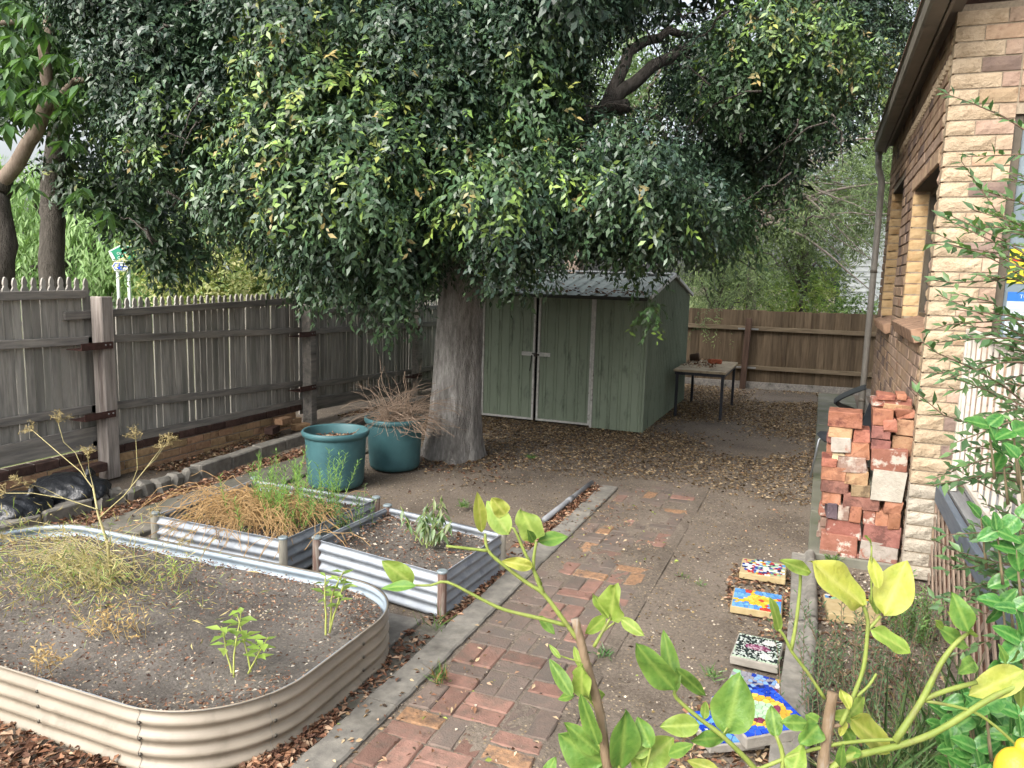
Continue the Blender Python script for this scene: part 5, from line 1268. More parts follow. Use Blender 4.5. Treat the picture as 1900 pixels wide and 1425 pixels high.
cloud_tree('flowering_shrub', 'yellow-green bushy shrub just beyond the picket fence by the road sign', 'shrub', [(lr.uniform(300, 520), lr.uniform(455, 560), lr.uniform(13.2, 15), lr.uniform(.4, .62)) for _ in range(30)]+[(275, 500, 13.4, .3), (310, 460, 13.6, .4), (350, 440, 14, .4), (400, 440, 14, .45), (450, 430, 14.2, .45)], xy(380, 14), .08, [(.36, .39, .17), (.42, .43, .21), (.27, .33, .14), (.17, .24, .1), (.48, .46, .25)], .095, 9, 320, .3, .15, FINE, BARK_D, .4)
cloud_tree('dark_hedge', 'dark green hedge beyond the fence right of the yellow-green shrub', 'shrub', [(lr.uniform(500, 900), lr.uniform(500, 600), lr.uniform(15, 18), lr.uniform(.6, .9)) for _ in range(16)], xy(650, 17), .1, [(.05, .09, .04), (.07, .12, .05)], .12, 8, 130, .35, .2, LEAF, BARK_D)
cloud_tree('street_tree', 'tall mid-green tree across the street seen through the crown', 'tree', [(lr.uniform(380, 900), lr.uniform(330, 540), lr.uniform(24, 32), lr.uniform(1.2, 1.9)) for _ in range(22)], xy(620, 28), .3, [(.2, .28, .12), (.24, .32, .14), (.3, .36, .18)], .26, 8, 40, .8, .4, LEAF, BARK_D)
cloud_tree('neighbour_tree', 'reddish-barked tree standing behind the shed ridge', 'tree', [(lr.uniform(900, 1330), lr.uniform(40, 420), lr.uniform(16, 20), lr.uniform(.8, 1.4)) for _ in range(26)], xy(1040, 16), .27, [(.09, .15, .06), (.12, .19, .07), (.15, .21, .09)], .17, 8, 60, .6, .5, LEAF, BARK_T)
WAT = [(.13, .18, .09), (.16, .22, .1), (.11, .15, .08), (.19, .25, .11)]
cloud_tree('wattle_tree', 'grey-green fine-leaved tree overhanging the back paling fence beside the shed', 'tree', [(lr.uniform(1270, 1420), lr.uniform(430, 560), lr.uniform(15.4, 16.6), lr.uniform(.45, .7)) for _ in range(18)]+[(1310, 540, 15.2, .4), (1330, 585, 15.1, .3), (1300, 590, 15.1, .22), (1350, 590, 15.2, .2)], xy(1300, 16.2), .08, WAT, .075, 12, 260, .4, .5, FINE, BARK_D, .2)
cloud_tree('neighbour_tree', 'light feathery tree above the back fence left of the downpipe', 'tree', [(lr.uniform(1380, 1540), lr.uniform(150, 520), lr.uniform(17, 21), lr.uniform(.6, 1.1)) for _ in range(26)]+[(lr.uniform(1540, 1680), lr.uniform(120, 400), lr.uniform(17, 21), lr.uniform(.6, .9)) for _ in range(14)], xy(1480, 19), .1, [(.12, .18, .07), (.16, .22, .08), (.09, .14, .06)], .13, 10, 100, .45, .1, LEAF, BARK_D, .25)
cloud_tree('garden_shrub', 'bright lime-green shrub in the neighbouring garden behind the paling fence', 'shrub', [(lr.uniform(1380, 1550), lr.uniform(520, 580), lr.uniform(19, 21), lr.uniform(.5, .7)) for _ in range(18)], xy(1460, 20), .06, [(.26, .4, .09), (.32, .44, .1), (.36, .42, .14)], .12, 8, 130, .35, .2, LEAF, BARK_D)
cloud_tree('garden_shrub', 'green leafy shrub peeping over the paling fence before the white house', 'shrub', [(lr.uniform(1560, 1640), lr.uniform(565, 590), 17.5, .35) for _ in range(6)], xy(1600, 17.5), .05, [(.1, .18, .06), (.15, .24, .08)], .12, 8, 200, .3, .2, LEAF, BARK_D)
cloud_tree('tall_tree', 'tall tree crown behind the house roof at the top right', 'tree', [(lr.uniform(1560, 1760), lr.uniform(-80, 330), lr.uniform(20, 24), lr.uniform(.8, 1.3)) for _ in range(20)], xy(1680, 22), .2, [(.1, .16, .06), (.14, .21, .08)], .16, 8, 42, .6, .4, LEAF, BARK_D)
# bare grey branches reaching right over the back fence
bt = thing('bare_branched_tree', 'leaning tree with bare grey branches reaching over the back fence towards the downpipe', 'tree', (*xy(1420, 16.8), 0))
m = MB(); a = Vector((*xy(1400, 16.8), 0)); lk = at(1400, 300, 16.5); limb(m, [a, at(1395, 480, 16.7), at(1405, 380, 16.6), lk], .12, .08, 10, .02, 1)
for i in range(22):
    s = lk.lerp(at(1410, 420, 16.5), tr_r.random()); dx = tr_r.uniform(120, 330); dy = tr_r.uniform(-120, 230)
    q = at(1420+dx, 330+dy, 16.4+tr_r.uniform(-.5, .5)); mid = s.lerp(q, .5)+Vector((0, 0, tr_r.uniform(.05, .35)))
    pts = limb(m, [s, mid, q], tr_r.choice([.02, .03, .045]), .006, 6, .02, 100+i)
    for k in range(4):
        b = pts[min(len(pts)-1, 3+k)]; limb(m, [b, b+Vector((tr_r.uniform(.1, .5), 0, tr_r.uniform(-.4, .3)))], .01, .003, 4, .01, i*5+k)
m.build('trunk', M('grey_branch', hx('#655d55'), hx('#807870'), 10, 6, .95, .4), bt)
P = [shoots(at(lr.uniform(1430, 1640), lr.uniform(280, 450), 16.5+lr.uniform(-.4, .4)), (.35, .35, .25), 26, 10, .09, 0, .5, WAT, None, .3, .3, .2) for _ in range(70)]
tag(leaf_obj('crown', *join(P), FINE, bt), None)

# ================================================================== ROAD SIGNS
sg = thing('road_sign', 'green and blue direction signs on white posts beyond the picket fence', 'sign', at(220, 640, 15.3).xy.to_3d())
SG = flat('sign_green', hx('#0d7d5e'), .5); SW = flat('sign_white', hx('#c9cfcd'), .5); SBl = flat('sign_blue', hx('#1d43b4'), .5)
Ds = 15.3
def sp(px, py, o=0):
    d = CF+CR*((px-950)/F_PX)+CU*((712.5-py)/F_PX); return CP+d*((Ds-o)/d.dot(_F0))
def plate(poly, mat, name, o, parent, th=.01):
    f = [sp(a, b, o) for a, b in poly]; k = [sp(a, b, o-th) for a, b in poly]; n = len(poly); mm = MB(); mm.add([*f, *k], [tuple(range(n)), tuple(range(2*n-1, n-1, -1))]+[(i, n+i, n+(i+1) % n, (i+1) % n) for i in range(n)]); return mm.build(name, mat, parent)
gp = plate([(201, 466), (224, 454), (253, 456), (253, 484), (209, 484)], SW, 'green_sign_edge', 0, sg); g1 = plate([(204, 467), (225, 456), (251, 458), (251, 482), (210, 482)], SG, 'green_sign_panel', .012, gp)
plate([(203.5, 469), (207, 468), (214, 480), (210.5, 480.5)], SW, 'arrow_mark', .024, gp)
bp_ = plate([(207, 494), (212, 486), (240, 486), (240, 503), (213, 503)], SW, 'blue_sign_edge', 0, sg); plate([(209, 494), (213, 488), (238, 488), (238, 501), (214, 501)], SBl, 'blue_sign_panel', .012, bp_)
plate([(212, 494), (215, 490), (219, 490), (216, 494), (219, 499.5), (215, 499.5)], SW, 'arrow_mark', .024, bp_); plate([(223, 490), (237, 490), (237, 493), (223, 493)], SW, 'text_bar', .024, bp_); plate([(226, 496), (237, 496), (237, 500), (226, 500)], SW, 'text_bar', .024, bp_)
def sign_text(body, px, py, h, mat, parent):
    Mx = Matrix((_R0, _Z, -_F0)).transposed().to_4x4(); return text_mesh(body, h, mat, Mx, 'lettering', parent, sp(px, py, .022))
SY = flat('sign_cream', hx('#d8cfa8'), .5)
sign_text('B110', 226, 464.5, .075, SY, gp); sign_text('Ocean', 216.5, 472.5, .075, SW, gp); sign_text('Queen', 218, 480.5, .075, SW, gp)
for px in (217, 237):
    mm = MB(); a = sp(px, 470, -.06); b = Vector((a.x, a.y, 0)); mm.tube([b, a], .03, 8); mm.build('sign_post', SW, sg)

# ================================================================== WHITE WEATHERBOARD HOUSE BEHIND THE BACK FENCE
wb = thing('weatherboard_house', 'white weatherboard house with dark green verandah roof behind the back fence', 'house', at(1600, 640, 24).xy.to_3d())
WBM = M('white_boards', hx('#b9bfc0'), hx('#c9cecd'), 3, 5, .7, .05, rnd=.05); hc = at(1556, 560, 24)
for i in range(30):
    z = .3+i*.155; q = MB(); q.add([(hc.x, hc.y, z), (hc.x+7, hc.y, z), (hc.x+7, hc.y+.03, z+.16), (hc.x, hc.y+.03, z+.16), (hc.x, hc.y+.06, z), (hc.x+7, hc.y+.06, z)], [(0, 1, 2, 3), (0, 4, 5, 1)]); q.build('weatherboard', WBM, wb)
q = MB(); q.box(hc.x, hc.x+7, hc.y+.07, hc.y+5, 0, 4.9); q.build('wall', WBM, wb)
q = MB(); q.add([(hc.x-.4, hc.y-.4, 4.9), (hc.x+7.4, hc.y-.4, 4.9), (hc.x+7.4, hc.y+2.8, 6.6), (hc.x-.4, hc.y+2.8, 6.6), (hc.x-.4, hc.y+5.6, 4.9), (hc.x+7.4, hc.y+5.6, 4.9)], [(0, 1, 2, 3), (3, 2, 5, 4)]); q.build('roof', M('grey_iron', hx('#767b7e'), hx('#878c8e'), 5, 4, .6, .1), wb)
q = MB(); q.add([(hc.x-1.0, hc.y-.3, 2.55), (hc.x, hc.y-.3, 2.55), (hc.x, hc.y-.3, 3.1), (hc.x-.95, hc.y+1.4, 2.6), (hc.x, hc.y+1.4, 3.1)], [(0, 1, 2), (0, 2, 4, 3)]); q.build('verandah_roof', M('verandah_iron', hx('#5f676b'), hx('#70787b'), 5, 4, .6, .1), wb)
q = MB(); q.box(hc.x-.95, hc.x-.01, hc.y-.32, hc.y-.25, 2.42, 2.55); q.box(hc.x-.85, hc.x-.75, hc.y-.3, hc.y-.2, 0, 2.42); q.box(hc.x-.12, hc.x-.02, hc.y-.3, hc.y-.2, 0, 2.42); q.build('verandah_frame', flat('dark_green', hx('#1d3833'), .6), wb)
# ================================================================== LEMON TREE IN THE FOREGROUND
def near_leaf_mat(name, c1, c2, vein, rough=.5, trans=.3, scale=22):
    m = M(name, c1, c2, scale, 5, rough, .3, 90, rnd=.12, hrnd=.006, spec=.35); nt = m.node_tree; N = nt.nodes; Lk = nt.links
    p = next(n for n in N if n.type == 'BSDF_PRINCIPLED'); out = next(n for n in N if n.type == 'OUTPUT_MATERIAL')
    at_ = N.new('ShaderNodeAttribute'); at_.attribute_name = 'Vein'
    mx = N.new('ShaderNodeMix'); mx.data_type = 'RGBA'; Lk.new(at_.outputs['Fac'], mx.inputs[0]); src = p.inputs['Base Color'].links[0].from_socket
    Lk.new(src, mx.inputs[6]); mx.inputs[7].default_value = (*vein, 1); Lk.new(mx.outputs[2], p.inputs['Base Color'])
    t = N.new('ShaderNodeBsdfTranslucent'); Lk.new(mx.outputs[2], t.inputs[0]); ms = N.new('ShaderNodeMixShader'); ms.inputs[0].default_value = trans
    Lk.new(p.outputs[0], ms.inputs[1]); Lk.new(t.outputs[0], ms.inputs[2]); Lk.new(ms.outputs[0], out.inputs[0]); return m
NL = {'y': near_leaf_mat('lemon_leaf_yellow', hx('#87953a'), hx('#a3a646'), hx('#b9b964')), 'g': near_leaf_mat('lemon_leaf_green', hx('#4c7331'), hx('#668c3a'), hx('#86a04c')), 'm': near_leaf_mat('lemon_leaf_lime', hx('#6f8b38'), hx('#859e42'), hx('#a0ae5a'))}
GLB = near_leaf_mat('mirror_leaf', hx('#2f5f2a'), hx('#3d7533'), hx('#6f9450'), .2, .1)
def big_leaf(name, base, tip, wd, nrmv, mat, parent, curl=.12, fold=.18, seed=0, wave=.03, blunt=.0):
    r = random.Random(seed); b, t = Vector(base), Vector(tip); d = t-b; L = d.length; d.normalize(); n = Vector(nrmv); n = n-d*n.dot(d); n.normalize(); s = d.cross(n)
    nu, nv = 12, 8; V = []; vein = []; ph = r.uniform(0, 6)
    for i in range(nu+1):
        u = i/nu; hw = wd*.5*(math.sin(PI*u**(.85-.25*blunt))**(.8-.25*blunt) if 0 < u < 1 else .02)
        for j in range(nv+1):
            v = 2*j/nv-1; w_ = wave*wd*math.sin(9*u+ph+2*v)*abs(v)
            # side veins show as faint ridges
            sv = .02*wd*math.cos((u*2-abs(v)*.45)*24)*(1-abs(v))
            q = b+d*(L*u)+s*(hw*v)+n*(fold*hw*abs(v)*1.4-curl*L*(u*u)+w_+sv*.4); V.append(q)
            vein.append(.8 if abs(v) < .05 else max(0, .34*math.cos((u*2-abs(v)*.45)*24)-.06)*(1-abs(v)*.4)+(.45 if abs(v) > .97 else .15 if abs(v) > .7 else 0))
    fs = [(i*(nv+1)+j, i*(nv+1)+j+1, (i+1)*(nv+1)+j+1, (i+1)*(nv+1)+j) for i in range(nu) for j in range(nv)]
    mm = MB(); mm.add(V, fs, True); me = mm.mesh(name, mat); a = me.attributes.new('Vein', 'FLOAT', 'POINT'); a.data.foreach_set('value', vein); return link(name, me, parent)
lemon = thing('lemon_tree', 'young lemon tree with yellowing leaves in the near foreground', 'tree', (.15, 1.3, 0))
LD_ = 1.45
LEAVES = [(894, 988, 886, 914, 24, 'y'), (944, 992, 903, 928, 40, 'm'), (938, 955, 913, 924, 30, 'y'), (993, 1003, 970, 938, 52, 'm'), (998, 1005, 1055, 992, 28, 'g'), (988, 1052, 935, 1040, 24, 'y'), (990, 1005, 980, 984, 16, 'g'),
 (1133, 1147, 1140, 1085, 52, 'm'), (1129, 1147, 1100, 1100, 30, 'm'), (1125, 1143, 1085, 1178, 24, 'm'), (1152, 1148, 1193, 1178, 22, 'm'), (1000, 1143, 1030, 1178, 17, 'g'), (1040, 1222, 1018, 1195, 10, 'm'), (1078, 1240, 1064, 1196, 14, 'm'), (1062, 1292, 1019, 1222, 26, 'g'), (1080, 1292, 1076, 1238, 46, 'm'), (1085, 1288, 1123, 1290, 28, 'm'), (1066, 1290, 1031, 1297, 15, 'g'),
 (1110, 1382, 1075, 1292, 40, 'g'), (1112, 1398, 1052, 1344, 34, 'g'), (1120, 1416, 1038, 1366, 72, 'g'), (1150, 1428, 1166, 1324, 60, 'g'), (1208, 1387, 1182, 1330, 36, 'g'), (1190, 1422, 1250, 1368, 52, 'm'), (1240, 1400, 1282, 1382, 24, 'g'), (1175, 1402, 1210, 1385, 22, 'm'), (1252, 1280, 1180, 1200, 54, 'g'), (1254, 1284, 1232, 1170, 32, 'g'), (1254, 1241, 1313, 1296, 26, 'g'), (1306, 1335, 1312, 1298, 17, 'm'), (1298, 1345, 1225, 1348, 38, 'm'), (1345, 1368, 1283, 1374, 28, 'g'), (1348, 1362, 1374, 1254, 76, 'g'), (1335, 1432, 1274, 1410, 24, 'y'),
 (766, 1084, 712, 1042, 38, 'm'), (772, 1088, 705, 1086, 22, 'g'),
 (1505, 1062, 1450, 1040, 24, 'm'), (1602, 1124, 1506, 1040, 74, 'y'), (1446, 1172, 1436, 1110, 28, 'm'), (1630, 1092, 1618, 1028, 26, 'y'), (1640, 1142, 1682, 1040, 66, 'y'), (1628, 1140, 1623, 1093, 24, 'm'), (1618, 1168, 1690, 1212, 38, 'm'), (1617, 1012, 1611, 993, 12, 'm'), (1797, 1172, 1771, 1103, 38, 'g'), (1796, 1202, 1740, 1160, 30, 'g'), (1790, 1170, 1762, 1136, 16, 'm'), (1792, 1172, 1817, 1178, 15, 'm'), (1750, 1165, 1736, 1152, 14, 'm'), (1808, 1228, 1788, 1243, 28, 'g'), (1900, 1244, 1805, 1290, 52, 'y'), (1892, 1250, 1896, 1322, 36, 'm'), (1868, 1232, 1858, 1197, 15, 'g'), (1872, 1230, 1893, 1209, 18, 'g'), (1576, 1316, 1560, 1276, 22, 'y'), (1578, 1330, 1547, 1326, 24, 'm'), (1572, 1332, 1612, 1290, 28, 'm'), (1578, 1332, 1657, 1397, 56, 'y'), (1565, 1335, 1562, 1367, 18, 'y'), (1440, 1368, 1432, 1308, 30, 'g'), (1500, 1342, 1450, 1340, 28, 'g'), (1518, 1345, 1489, 1382, 42, 'g'), (1518, 1340, 1494, 1324, 22, 'g'), (1568, 1352, 1584, 1382, 26, 'g'), (1470, 1442, 1486, 1376, 38, 'm'), (1560, 1425, 1562, 1386, 18, 'g'), (1570, 1395, 1598, 1398, 24, 'g'), (1130, 1440, 1096, 1400, 40, 'g'), (1210, 1440, 1170, 1402, 36, 'm'), (1010, 1450, 1030, 1405, 24, 'g')]
lf = random.Random(31); tocam = -CF
for i, (bx_, by_, tx, ty, wd, k) in enumerate(LEAVES):
    Db = LD_-(.08 if bx_ > 1400 else 0)+lf.uniform(-.03, .03); b = at(bx_, by_, Db); t = at(tx, ty, Db+lf.uniform(-.045, .045)); L = math.hypot(tx-bx_, ty-by_)
    n = tocam*lf.uniform(.7, 1.1)+Vector((0, 0, 1))*lf.uniform(.3, .8)+Vector((lf.gauss(0, .35), lf.gauss(0, .2), 0))
    big_leaf('leaf', b, t, wd/F_PX*Db*1.06, n, NL[k], lemon, lf.uniform(.0, .2), lf.uniform(.02, .2), 700+i, lf.uniform(.05, .14), blunt=1 if wd > .75*L else .2)
STEMS = [([(1185, 1620), (1130, 1440), (1115, 1330), (1085, 1220), (1067, 1148)], 11, 9.5, 'b'), ([(1072, 1186), (1049, 1155), (1009, 1102), (980, 1083), (930, 1045), (905, 1020), (900, 990)], 5.5, 3, 'g'), ([(1009, 1102), (990, 1056), (995, 1005)], 4.5, 3, 'g'), ([(1004, 1085), (976, 1030), (953, 980), (944, 990)], 4, 2.5, 'g'),
 ([(1049, 1160), (1000, 1147), (935, 1131), (890, 1110), (830, 1080), (800, 1086), (766, 1086)], 4.5, 2.5, 'g'), ([(905, 1022), (870, 1018), (828, 1013)], 3.5, 3, 'g'), ([(1097, 1232), (1055, 1222), (1036, 1215)], 2.2, 1.5, 'g'), ([(1102, 1200), (1118, 1172), (1132, 1148)], 4, 3, 'g'), ([(1118, 1172), (1140, 1155)], 2.5, 2, 'g'), ([(1115, 1335), (1098, 1305), (1080, 1290)], 2.5, 2, 'g'),
 ([(1440, 1480), (1400, 1425), (1340, 1365), (1300, 1335), (1255, 1295), (1253, 1280)], 6.5, 3.5, 'g'), ([(1340, 1365), (1350, 1350)], 2.5, 2, 'g'), ([(1165, 1500), (1150, 1425), (1120, 1395), (1110, 1380)], 4, 3, 'g'), ([(1180, 1480), (1200, 1420), (1208, 1385)], 4, 2.5, 'g'),
 ([(1505, 1640), (1525, 1440), (1533, 1370), (1545, 1284)], 13, 11.5, 'b'), ([(1530, 1296), (1500, 1250), (1470, 1210), (1455, 1180), (1445, 1168)], 4, 3, 'g'), ([(1468, 1206), (1478, 1150), (1485, 1080), (1483, 1040)], 4.2, 3, 'g'), ([(1560, 1345), (1580, 1300), (1602, 1240), (1609, 1180), (1610, 1150), (1602, 1124)], 5, 4, 'g'), ([(1610, 1170), (1634, 1143)], 4, 3.5, 'g'), ([(1590, 1292), (1612, 1272), (1626, 1250)], 3.5, 3, 'g'), ([(1530, 1350), (1560, 1345)], 5, 4, 'b'),
 ([(1380, 1440), (1455, 1408), (1530, 1385), (1600, 1375), (1665, 1372)], 4.5, 4, 'g'), ([(1660, 1376), (1710, 1300), (1745, 1232), (1772, 1195), (1796, 1175)], 8, 4, 'g'), ([(1712, 1298), (1760, 1280), (1812, 1266)], 6, 5, 'g'), ([(1715, 1300), (1800, 1318), (1850, 1350), (1893, 1390)], 3.5, 3, 'g'), ([(1500, 1470), (1560, 1412), (1650, 1388), (1710, 1370), (1760, 1345), (1830, 1300), (1875, 1278), (1910, 1262)], 8, 6, 'g'), ([(1450, 1460), (1452, 1400), (1440, 1365)], 6, 4, 'g'), ([(1617, 1065), (1617, 1012)], 2.2, 2, 'g'), ([(1617, 1120), (1617, 1065)], 2.4, 2.2, 'g')]
SGm = M('lemon_twig', hx('#6d7c36'), hx('#838f45'), 20, 5, .6, .2, 60, c3=hx('#6f7040'), c3scale=15); SBm = M('lemon_stem', hx('#6d5b45'), hx('#83705a'), 20, 6, .7, .4, 50, stretch=(2, 2, .6), c3=hx('#8f8a80'), c3scale=12)
for i, (pts, r0, r1, k) in enumerate(STEMS):
    D = LD_-(.08 if pts[-1][0] > 1400 else 0); P = [at(a, b, D) for a, b in pts]; q = []
    for j in range(len(P)-1):
        for s in range(3):
            u = s/3; p0 = P[max(j-1, 0)]; p1 = P[j]; p2 = P[j+1]; p3 = P[min(j+2, len(P)-1)]
            q.append(.5*((2*p1)+(p2-p0)*u+(2*p0-5*p1+4*p2-p3)*u*u+(3*p1-p0-3*p2+p3)*u**3))
    q.append(P[-1]); n = len(q); mm = MB(); mm.tube(q, [(r0+(r1-r0)*j/(n-1))*.86/F_PX*D*(1+.06*math.sin(j*2.1)) for j in range(n)], 10)
    mm.build('branch' if k == 'g' else 'stem', SGm if k == 'g' else SBm, lemon)
j0 = at(1185, 1620, LD_); j1 = at(1505, 1640, LD_-.08); cc_ = (j0+j1)/2; mm = MB(); bb = Vector((.12, 1.28, 0)); ff = Vector((cc_.x, cc_.y, .42))
for jj in (j0, j1): limb(mm, [ff, ff.lerp(jj, .5), jj], .018, .013, 10)
for jj in [at(1440, 1480, LD_-.0), at(1165, 1500, LD_), at(1380, 1440, LD_-.08), at(1450, 1460, LD_-.08), at(1500, 1470, LD_-.08), at(1180, 1480, LD_)]: limb(mm, [j0 if jj.x < .12 else j1, jj], .008, .005, 8)
limb(mm, [bb, ff], .026, .02, 10); mm.build('stem', SBm, lemon)
LEM = M('lemon_skin', hx('#c9a92a'), hx('#d6b83a'), 60, 4, .4, .25, 180)
for (px, py, rad) in [(1885, 1432, 34), (1900, 1388, 14)]:
    mm = MB(); c = at(px, py, LD_-.1); rr_ = rad/F_PX*LD_; mm.lathe([(rr_*math.sin(PI*i/14)**(.9 if 0 < i < 14 else 1), -rr_*1.2*math.cos(PI*i/14)) for i in range(15)], c, 20); mm.build('lemon_fruit', LEM, lemon)

# ================================================================== SHRUBS AT THE RIGHT EDGE
msh = thing('myrtle_shrub', 'slender-stemmed shrub with small narrow leaves reaching in from the right edge', 'shrub', (1.1, 2.4, 0))
stm = MB(); LP = []; sr = random.Random(8)
ST = [([(1935, 262), (1860, 215), (1800, 190), (1749, 172)], 2.5), ([(1935, 285), (1860, 288), (1786, 291)], 2.4), ([(1935, 470), (1848, 391), (1783, 298)], 2.4), ([(1935, 590), (1860, 595), (1760, 602), (1722, 615)], 2.3), ([(1940, 780), (1860, 714), (1802, 682), (1739, 655), (1705, 630)], 2.3), ([(1940, 850), (1840, 800), (1750, 770), (1690, 720)], 2.3), ([(1940, 480), (1850, 520), (1770, 525), (1730, 520)], 2.3), ([(1940, 640), (1840, 560), (1770, 545)], 2.4)]
for i in range(84):
    y0 = sr.uniform(330, 1180); ln = sr.uniform(60, 215)*(1.0 if y0 > 480 else .7); up = sr.uniform(-.5, .35); x1 = 1935-ln
    ST.append(([(1945, y0+20), (1945-ln*.45, y0+ln*.45*up), (x1, y0+ln*up*1.15)], sr.uniform(2.0, 2.7)))
root = Vector((1.1, 2.4, 0))
for pts, D in ST:
    P = [Vector(at(a, b, D)) for a, b in pts]; h0 = root+Vector((0, .05, max(.25, P[0].z-.38))); P = [h0, h0.lerp(P[0], .5)+Vector((0, 0, .06))]+P
    stm.tube(P, list(np.linspace(.0045, .0012, len(P))), 5, cap=False)
    # leaves in opposite pairs
    seg = [(P[i], P[i+1]) for i in range(len(P)-1)]; tot = sum((b-a).length for a, b in seg); n = int(tot/.03); 
    for k in range(n):
        s = (k+.5)/n*tot; 
        for a, b in seg:
            l_ = (b-a).length
            if s <= l_: q = a.lerp(b, s/l_); d = (b-a).normalized(); break
            s -= l_
        for sg_ in (-1, 1):
            sd_ = d.cross(Vector((sr.gauss(0, .5), sr.gauss(0, .5), 1))).normalized()*sg_
            LP.append((q+d*sr.uniform(-.01, .01), d*sr.uniform(.3, 1)+sd_*sr.uniform(.4, .9)+Vector((sr.gauss(0, .2), sr.gauss(0, .2), sr.uniform(-.3, .6))), Vector((sr.gauss(0, .5), sr.gauss(-.5, .4), 1)), sr.uniform(.034, .052)))
limb(stm, [root, root+Vector((.0, .05, .8)), root+Vector((-.02, .1, 1.6)), root+Vector((0, .1, 2.3))], .03, .01, 8)
stm.build('stems', M('myrtle_stem', hx('#5d4c40'), hx('#74604f'), 20, 4, .8, .2), msh)
n = len(LP); L = np.array([p[3] for p in LP])
leaf_obj('foliage', np.array([p[0] for p in LP]), np.array([p[1] for p in LP]), np.array([p[2] for p in LP]), L, L*.38, palette([(.105, .19, .075), (.085, .16, .065), (.13, .22, .085), (.065, .13, .055)], n, .2), LEAF, msh)

mir = thing('mirror_bush', 'glossy round-leaved shrub in the bottom right corner', 'shrub', (1.25, 2.0, 0))
mm = MB(); gr = random.Random(6); nl = 0
CL = [(1835, 790, 1.95), (1880, 800, 1.95), (1890, 850, 1.9), (1860, 840, 2.0), (1850, 985, 1.9), (1890, 960, 1.9), (1885, 1020, 1.9), (1820, 960, 2.0), (1885, 1130, 1.85), (1860, 1120, 1.95), (1895, 1190, 1.85), (1870, 1075, 1.95)]
for i in range(46): CL.append((gr.uniform(1745, 1930), gr.uniform(1300, 1450), gr.uniform(1.75, 2.15)))
for i in range(12): CL.append((gr.uniform(1850, 1930), gr.uniform(1180, 1320), gr.uniform(1.9, 2.2)))
for (px, py, D) in CL:
    c = at(px, py, D); k = gr.choice([2, 3, 3, 4]); a0 = gr.random()*6
    limb(mm, [c+Vector((.03, .02, -.14)), c], .004, .002, 5)
    for j in range(k):
        a = a0+j*2*PI/k; d = CR*math.cos(a)+CU*(math.sin(a)*.8)+CF*gr.uniform(-.4, .3); L = gr.uniform(.045, .07)
        big_leaf('leaf', c, c+d.normalized()*L, L*gr.uniform(.62, .78), -CF*.6+Vector((0, 0, 1))*.7+Vector((gr.gauss(0, .3), 0, 0)), GLB, mir, gr.uniform(0, .2), gr.uniform(.05, .3), 2000+nl, .03, 1); nl += 1
limb(mm, [Vector((1.25, 2.0, 0)), Vector((1.15, 2.0, .5)), Vector((1.15, 2.0, 1.2))], .03, .012, 8)
mm.build('stems', M('mirror_stem', hx('#6a6048'), hx('#7c7056'), 20, 4, .8, .2), mir)

# ================================================================== SMALL PLANTS
def stalk_plant(name, label, cat, base, stems, leaf_len, per, cols, mat=LEAF, h=(.2, .4), lean=.25, ratio=.3, droop=.1, stem_col=('#6d7a45', '#808b55'), r0=.003, group=None, spread=.03, every=.3, curve=.0):
    t = thing(name, label, cat, base, group); m_ = MB(); LPp = []
    for i in range(stems):
        p = Vector(base)+Vector((sr.gauss(0, spread), sr.gauss(0, spread), -.01)); d = Vector((sr.gauss(0, lean), sr.gauss(0, lean), 1)).normalized(); H = sr.uniform(*h); pts = [p]; q = p
        for k in range(6):
            d = (d+Vector((sr.gauss(0, .08), sr.gauss(0, .08), -curve*k*.2))).normalized(); q = q+d*H/6; pts.append(q)
        m_.tube(pts, list(np.linspace(r0, r0*.4, 7)), 5, cap=False)
        for k in range(per):
            u = every+(1-every)*(k+.5)/per; f = u*6; i0 = min(5, int(f)); c = pts[i0].lerp(pts[i0+1], f-i0); a = k*2.4+i
            LPp.append((c, Vector((math.cos(a), math.sin(a), .5-droop*2))+d*.3, Vector((math.cos(a)*-.3, math.sin(a)*-.3-.2, 1)), leaf_len*sr.uniform(.7, 1.2)))
    m_.build('stems', M(name+'_stem_%d' % int(base[0]*1000+base[1]*77), hx(stem_col[0]), hx(stem_col[1]), 20, 3, .8, .1), t)
    n = len(LPp); L = np.array([p[3] for p in LPp]); leaf_obj('foliage', np.array([p[0] for p in LPp]), np.array([p[1] for p in LPp]), np.array([p[2] for p in LPp]), L, L*ratio, palette(cols, n, .2), mat, t); return t
def gp_(px, py, z): 
    d = CF+CR*((px-950)/F_PX)+CU*((712.5-py)/F_PX); return CP+d*((z-CAM_H)/d.z)
LIME = [(.25, .36, .07), (.3, .4, .09), (.2, .3, .06)]
stalk_plant('chilli_plant', 'small lime-green plant with forked stem in the beige bed, nearest the front', 'plant', gp_(455, 1240, .22), 4, .075, 10, LIME, h=(.2, .32), lean=.4, every=.4, droop=.3, ratio=.42, r0=.005, stem_col=('#97a050', '#a9ad62'))
stalk_plant('chilli_plant', 'small green plant with star-like leaf tufts in the beige bed by the rounded back corner', 'plant', gp_(602, 1172, .22), 3, .075, 10, [(.2, .3, .07), (.25, .34, .09)], h=(.26, .38), lean=.2, every=.45, droop=.25, ratio=.38, r0=.006, stem_col=('#97a050', '#a9ad62'))
stalk_plant('chilli_plant', 'tiny green seedling right of the forked plant in the beige bed', 'plant', gp_(475, 1215, .22), 1, .05, 7, LIME, h=(.12, .14), lean=.2, every=.4, r0=.003)
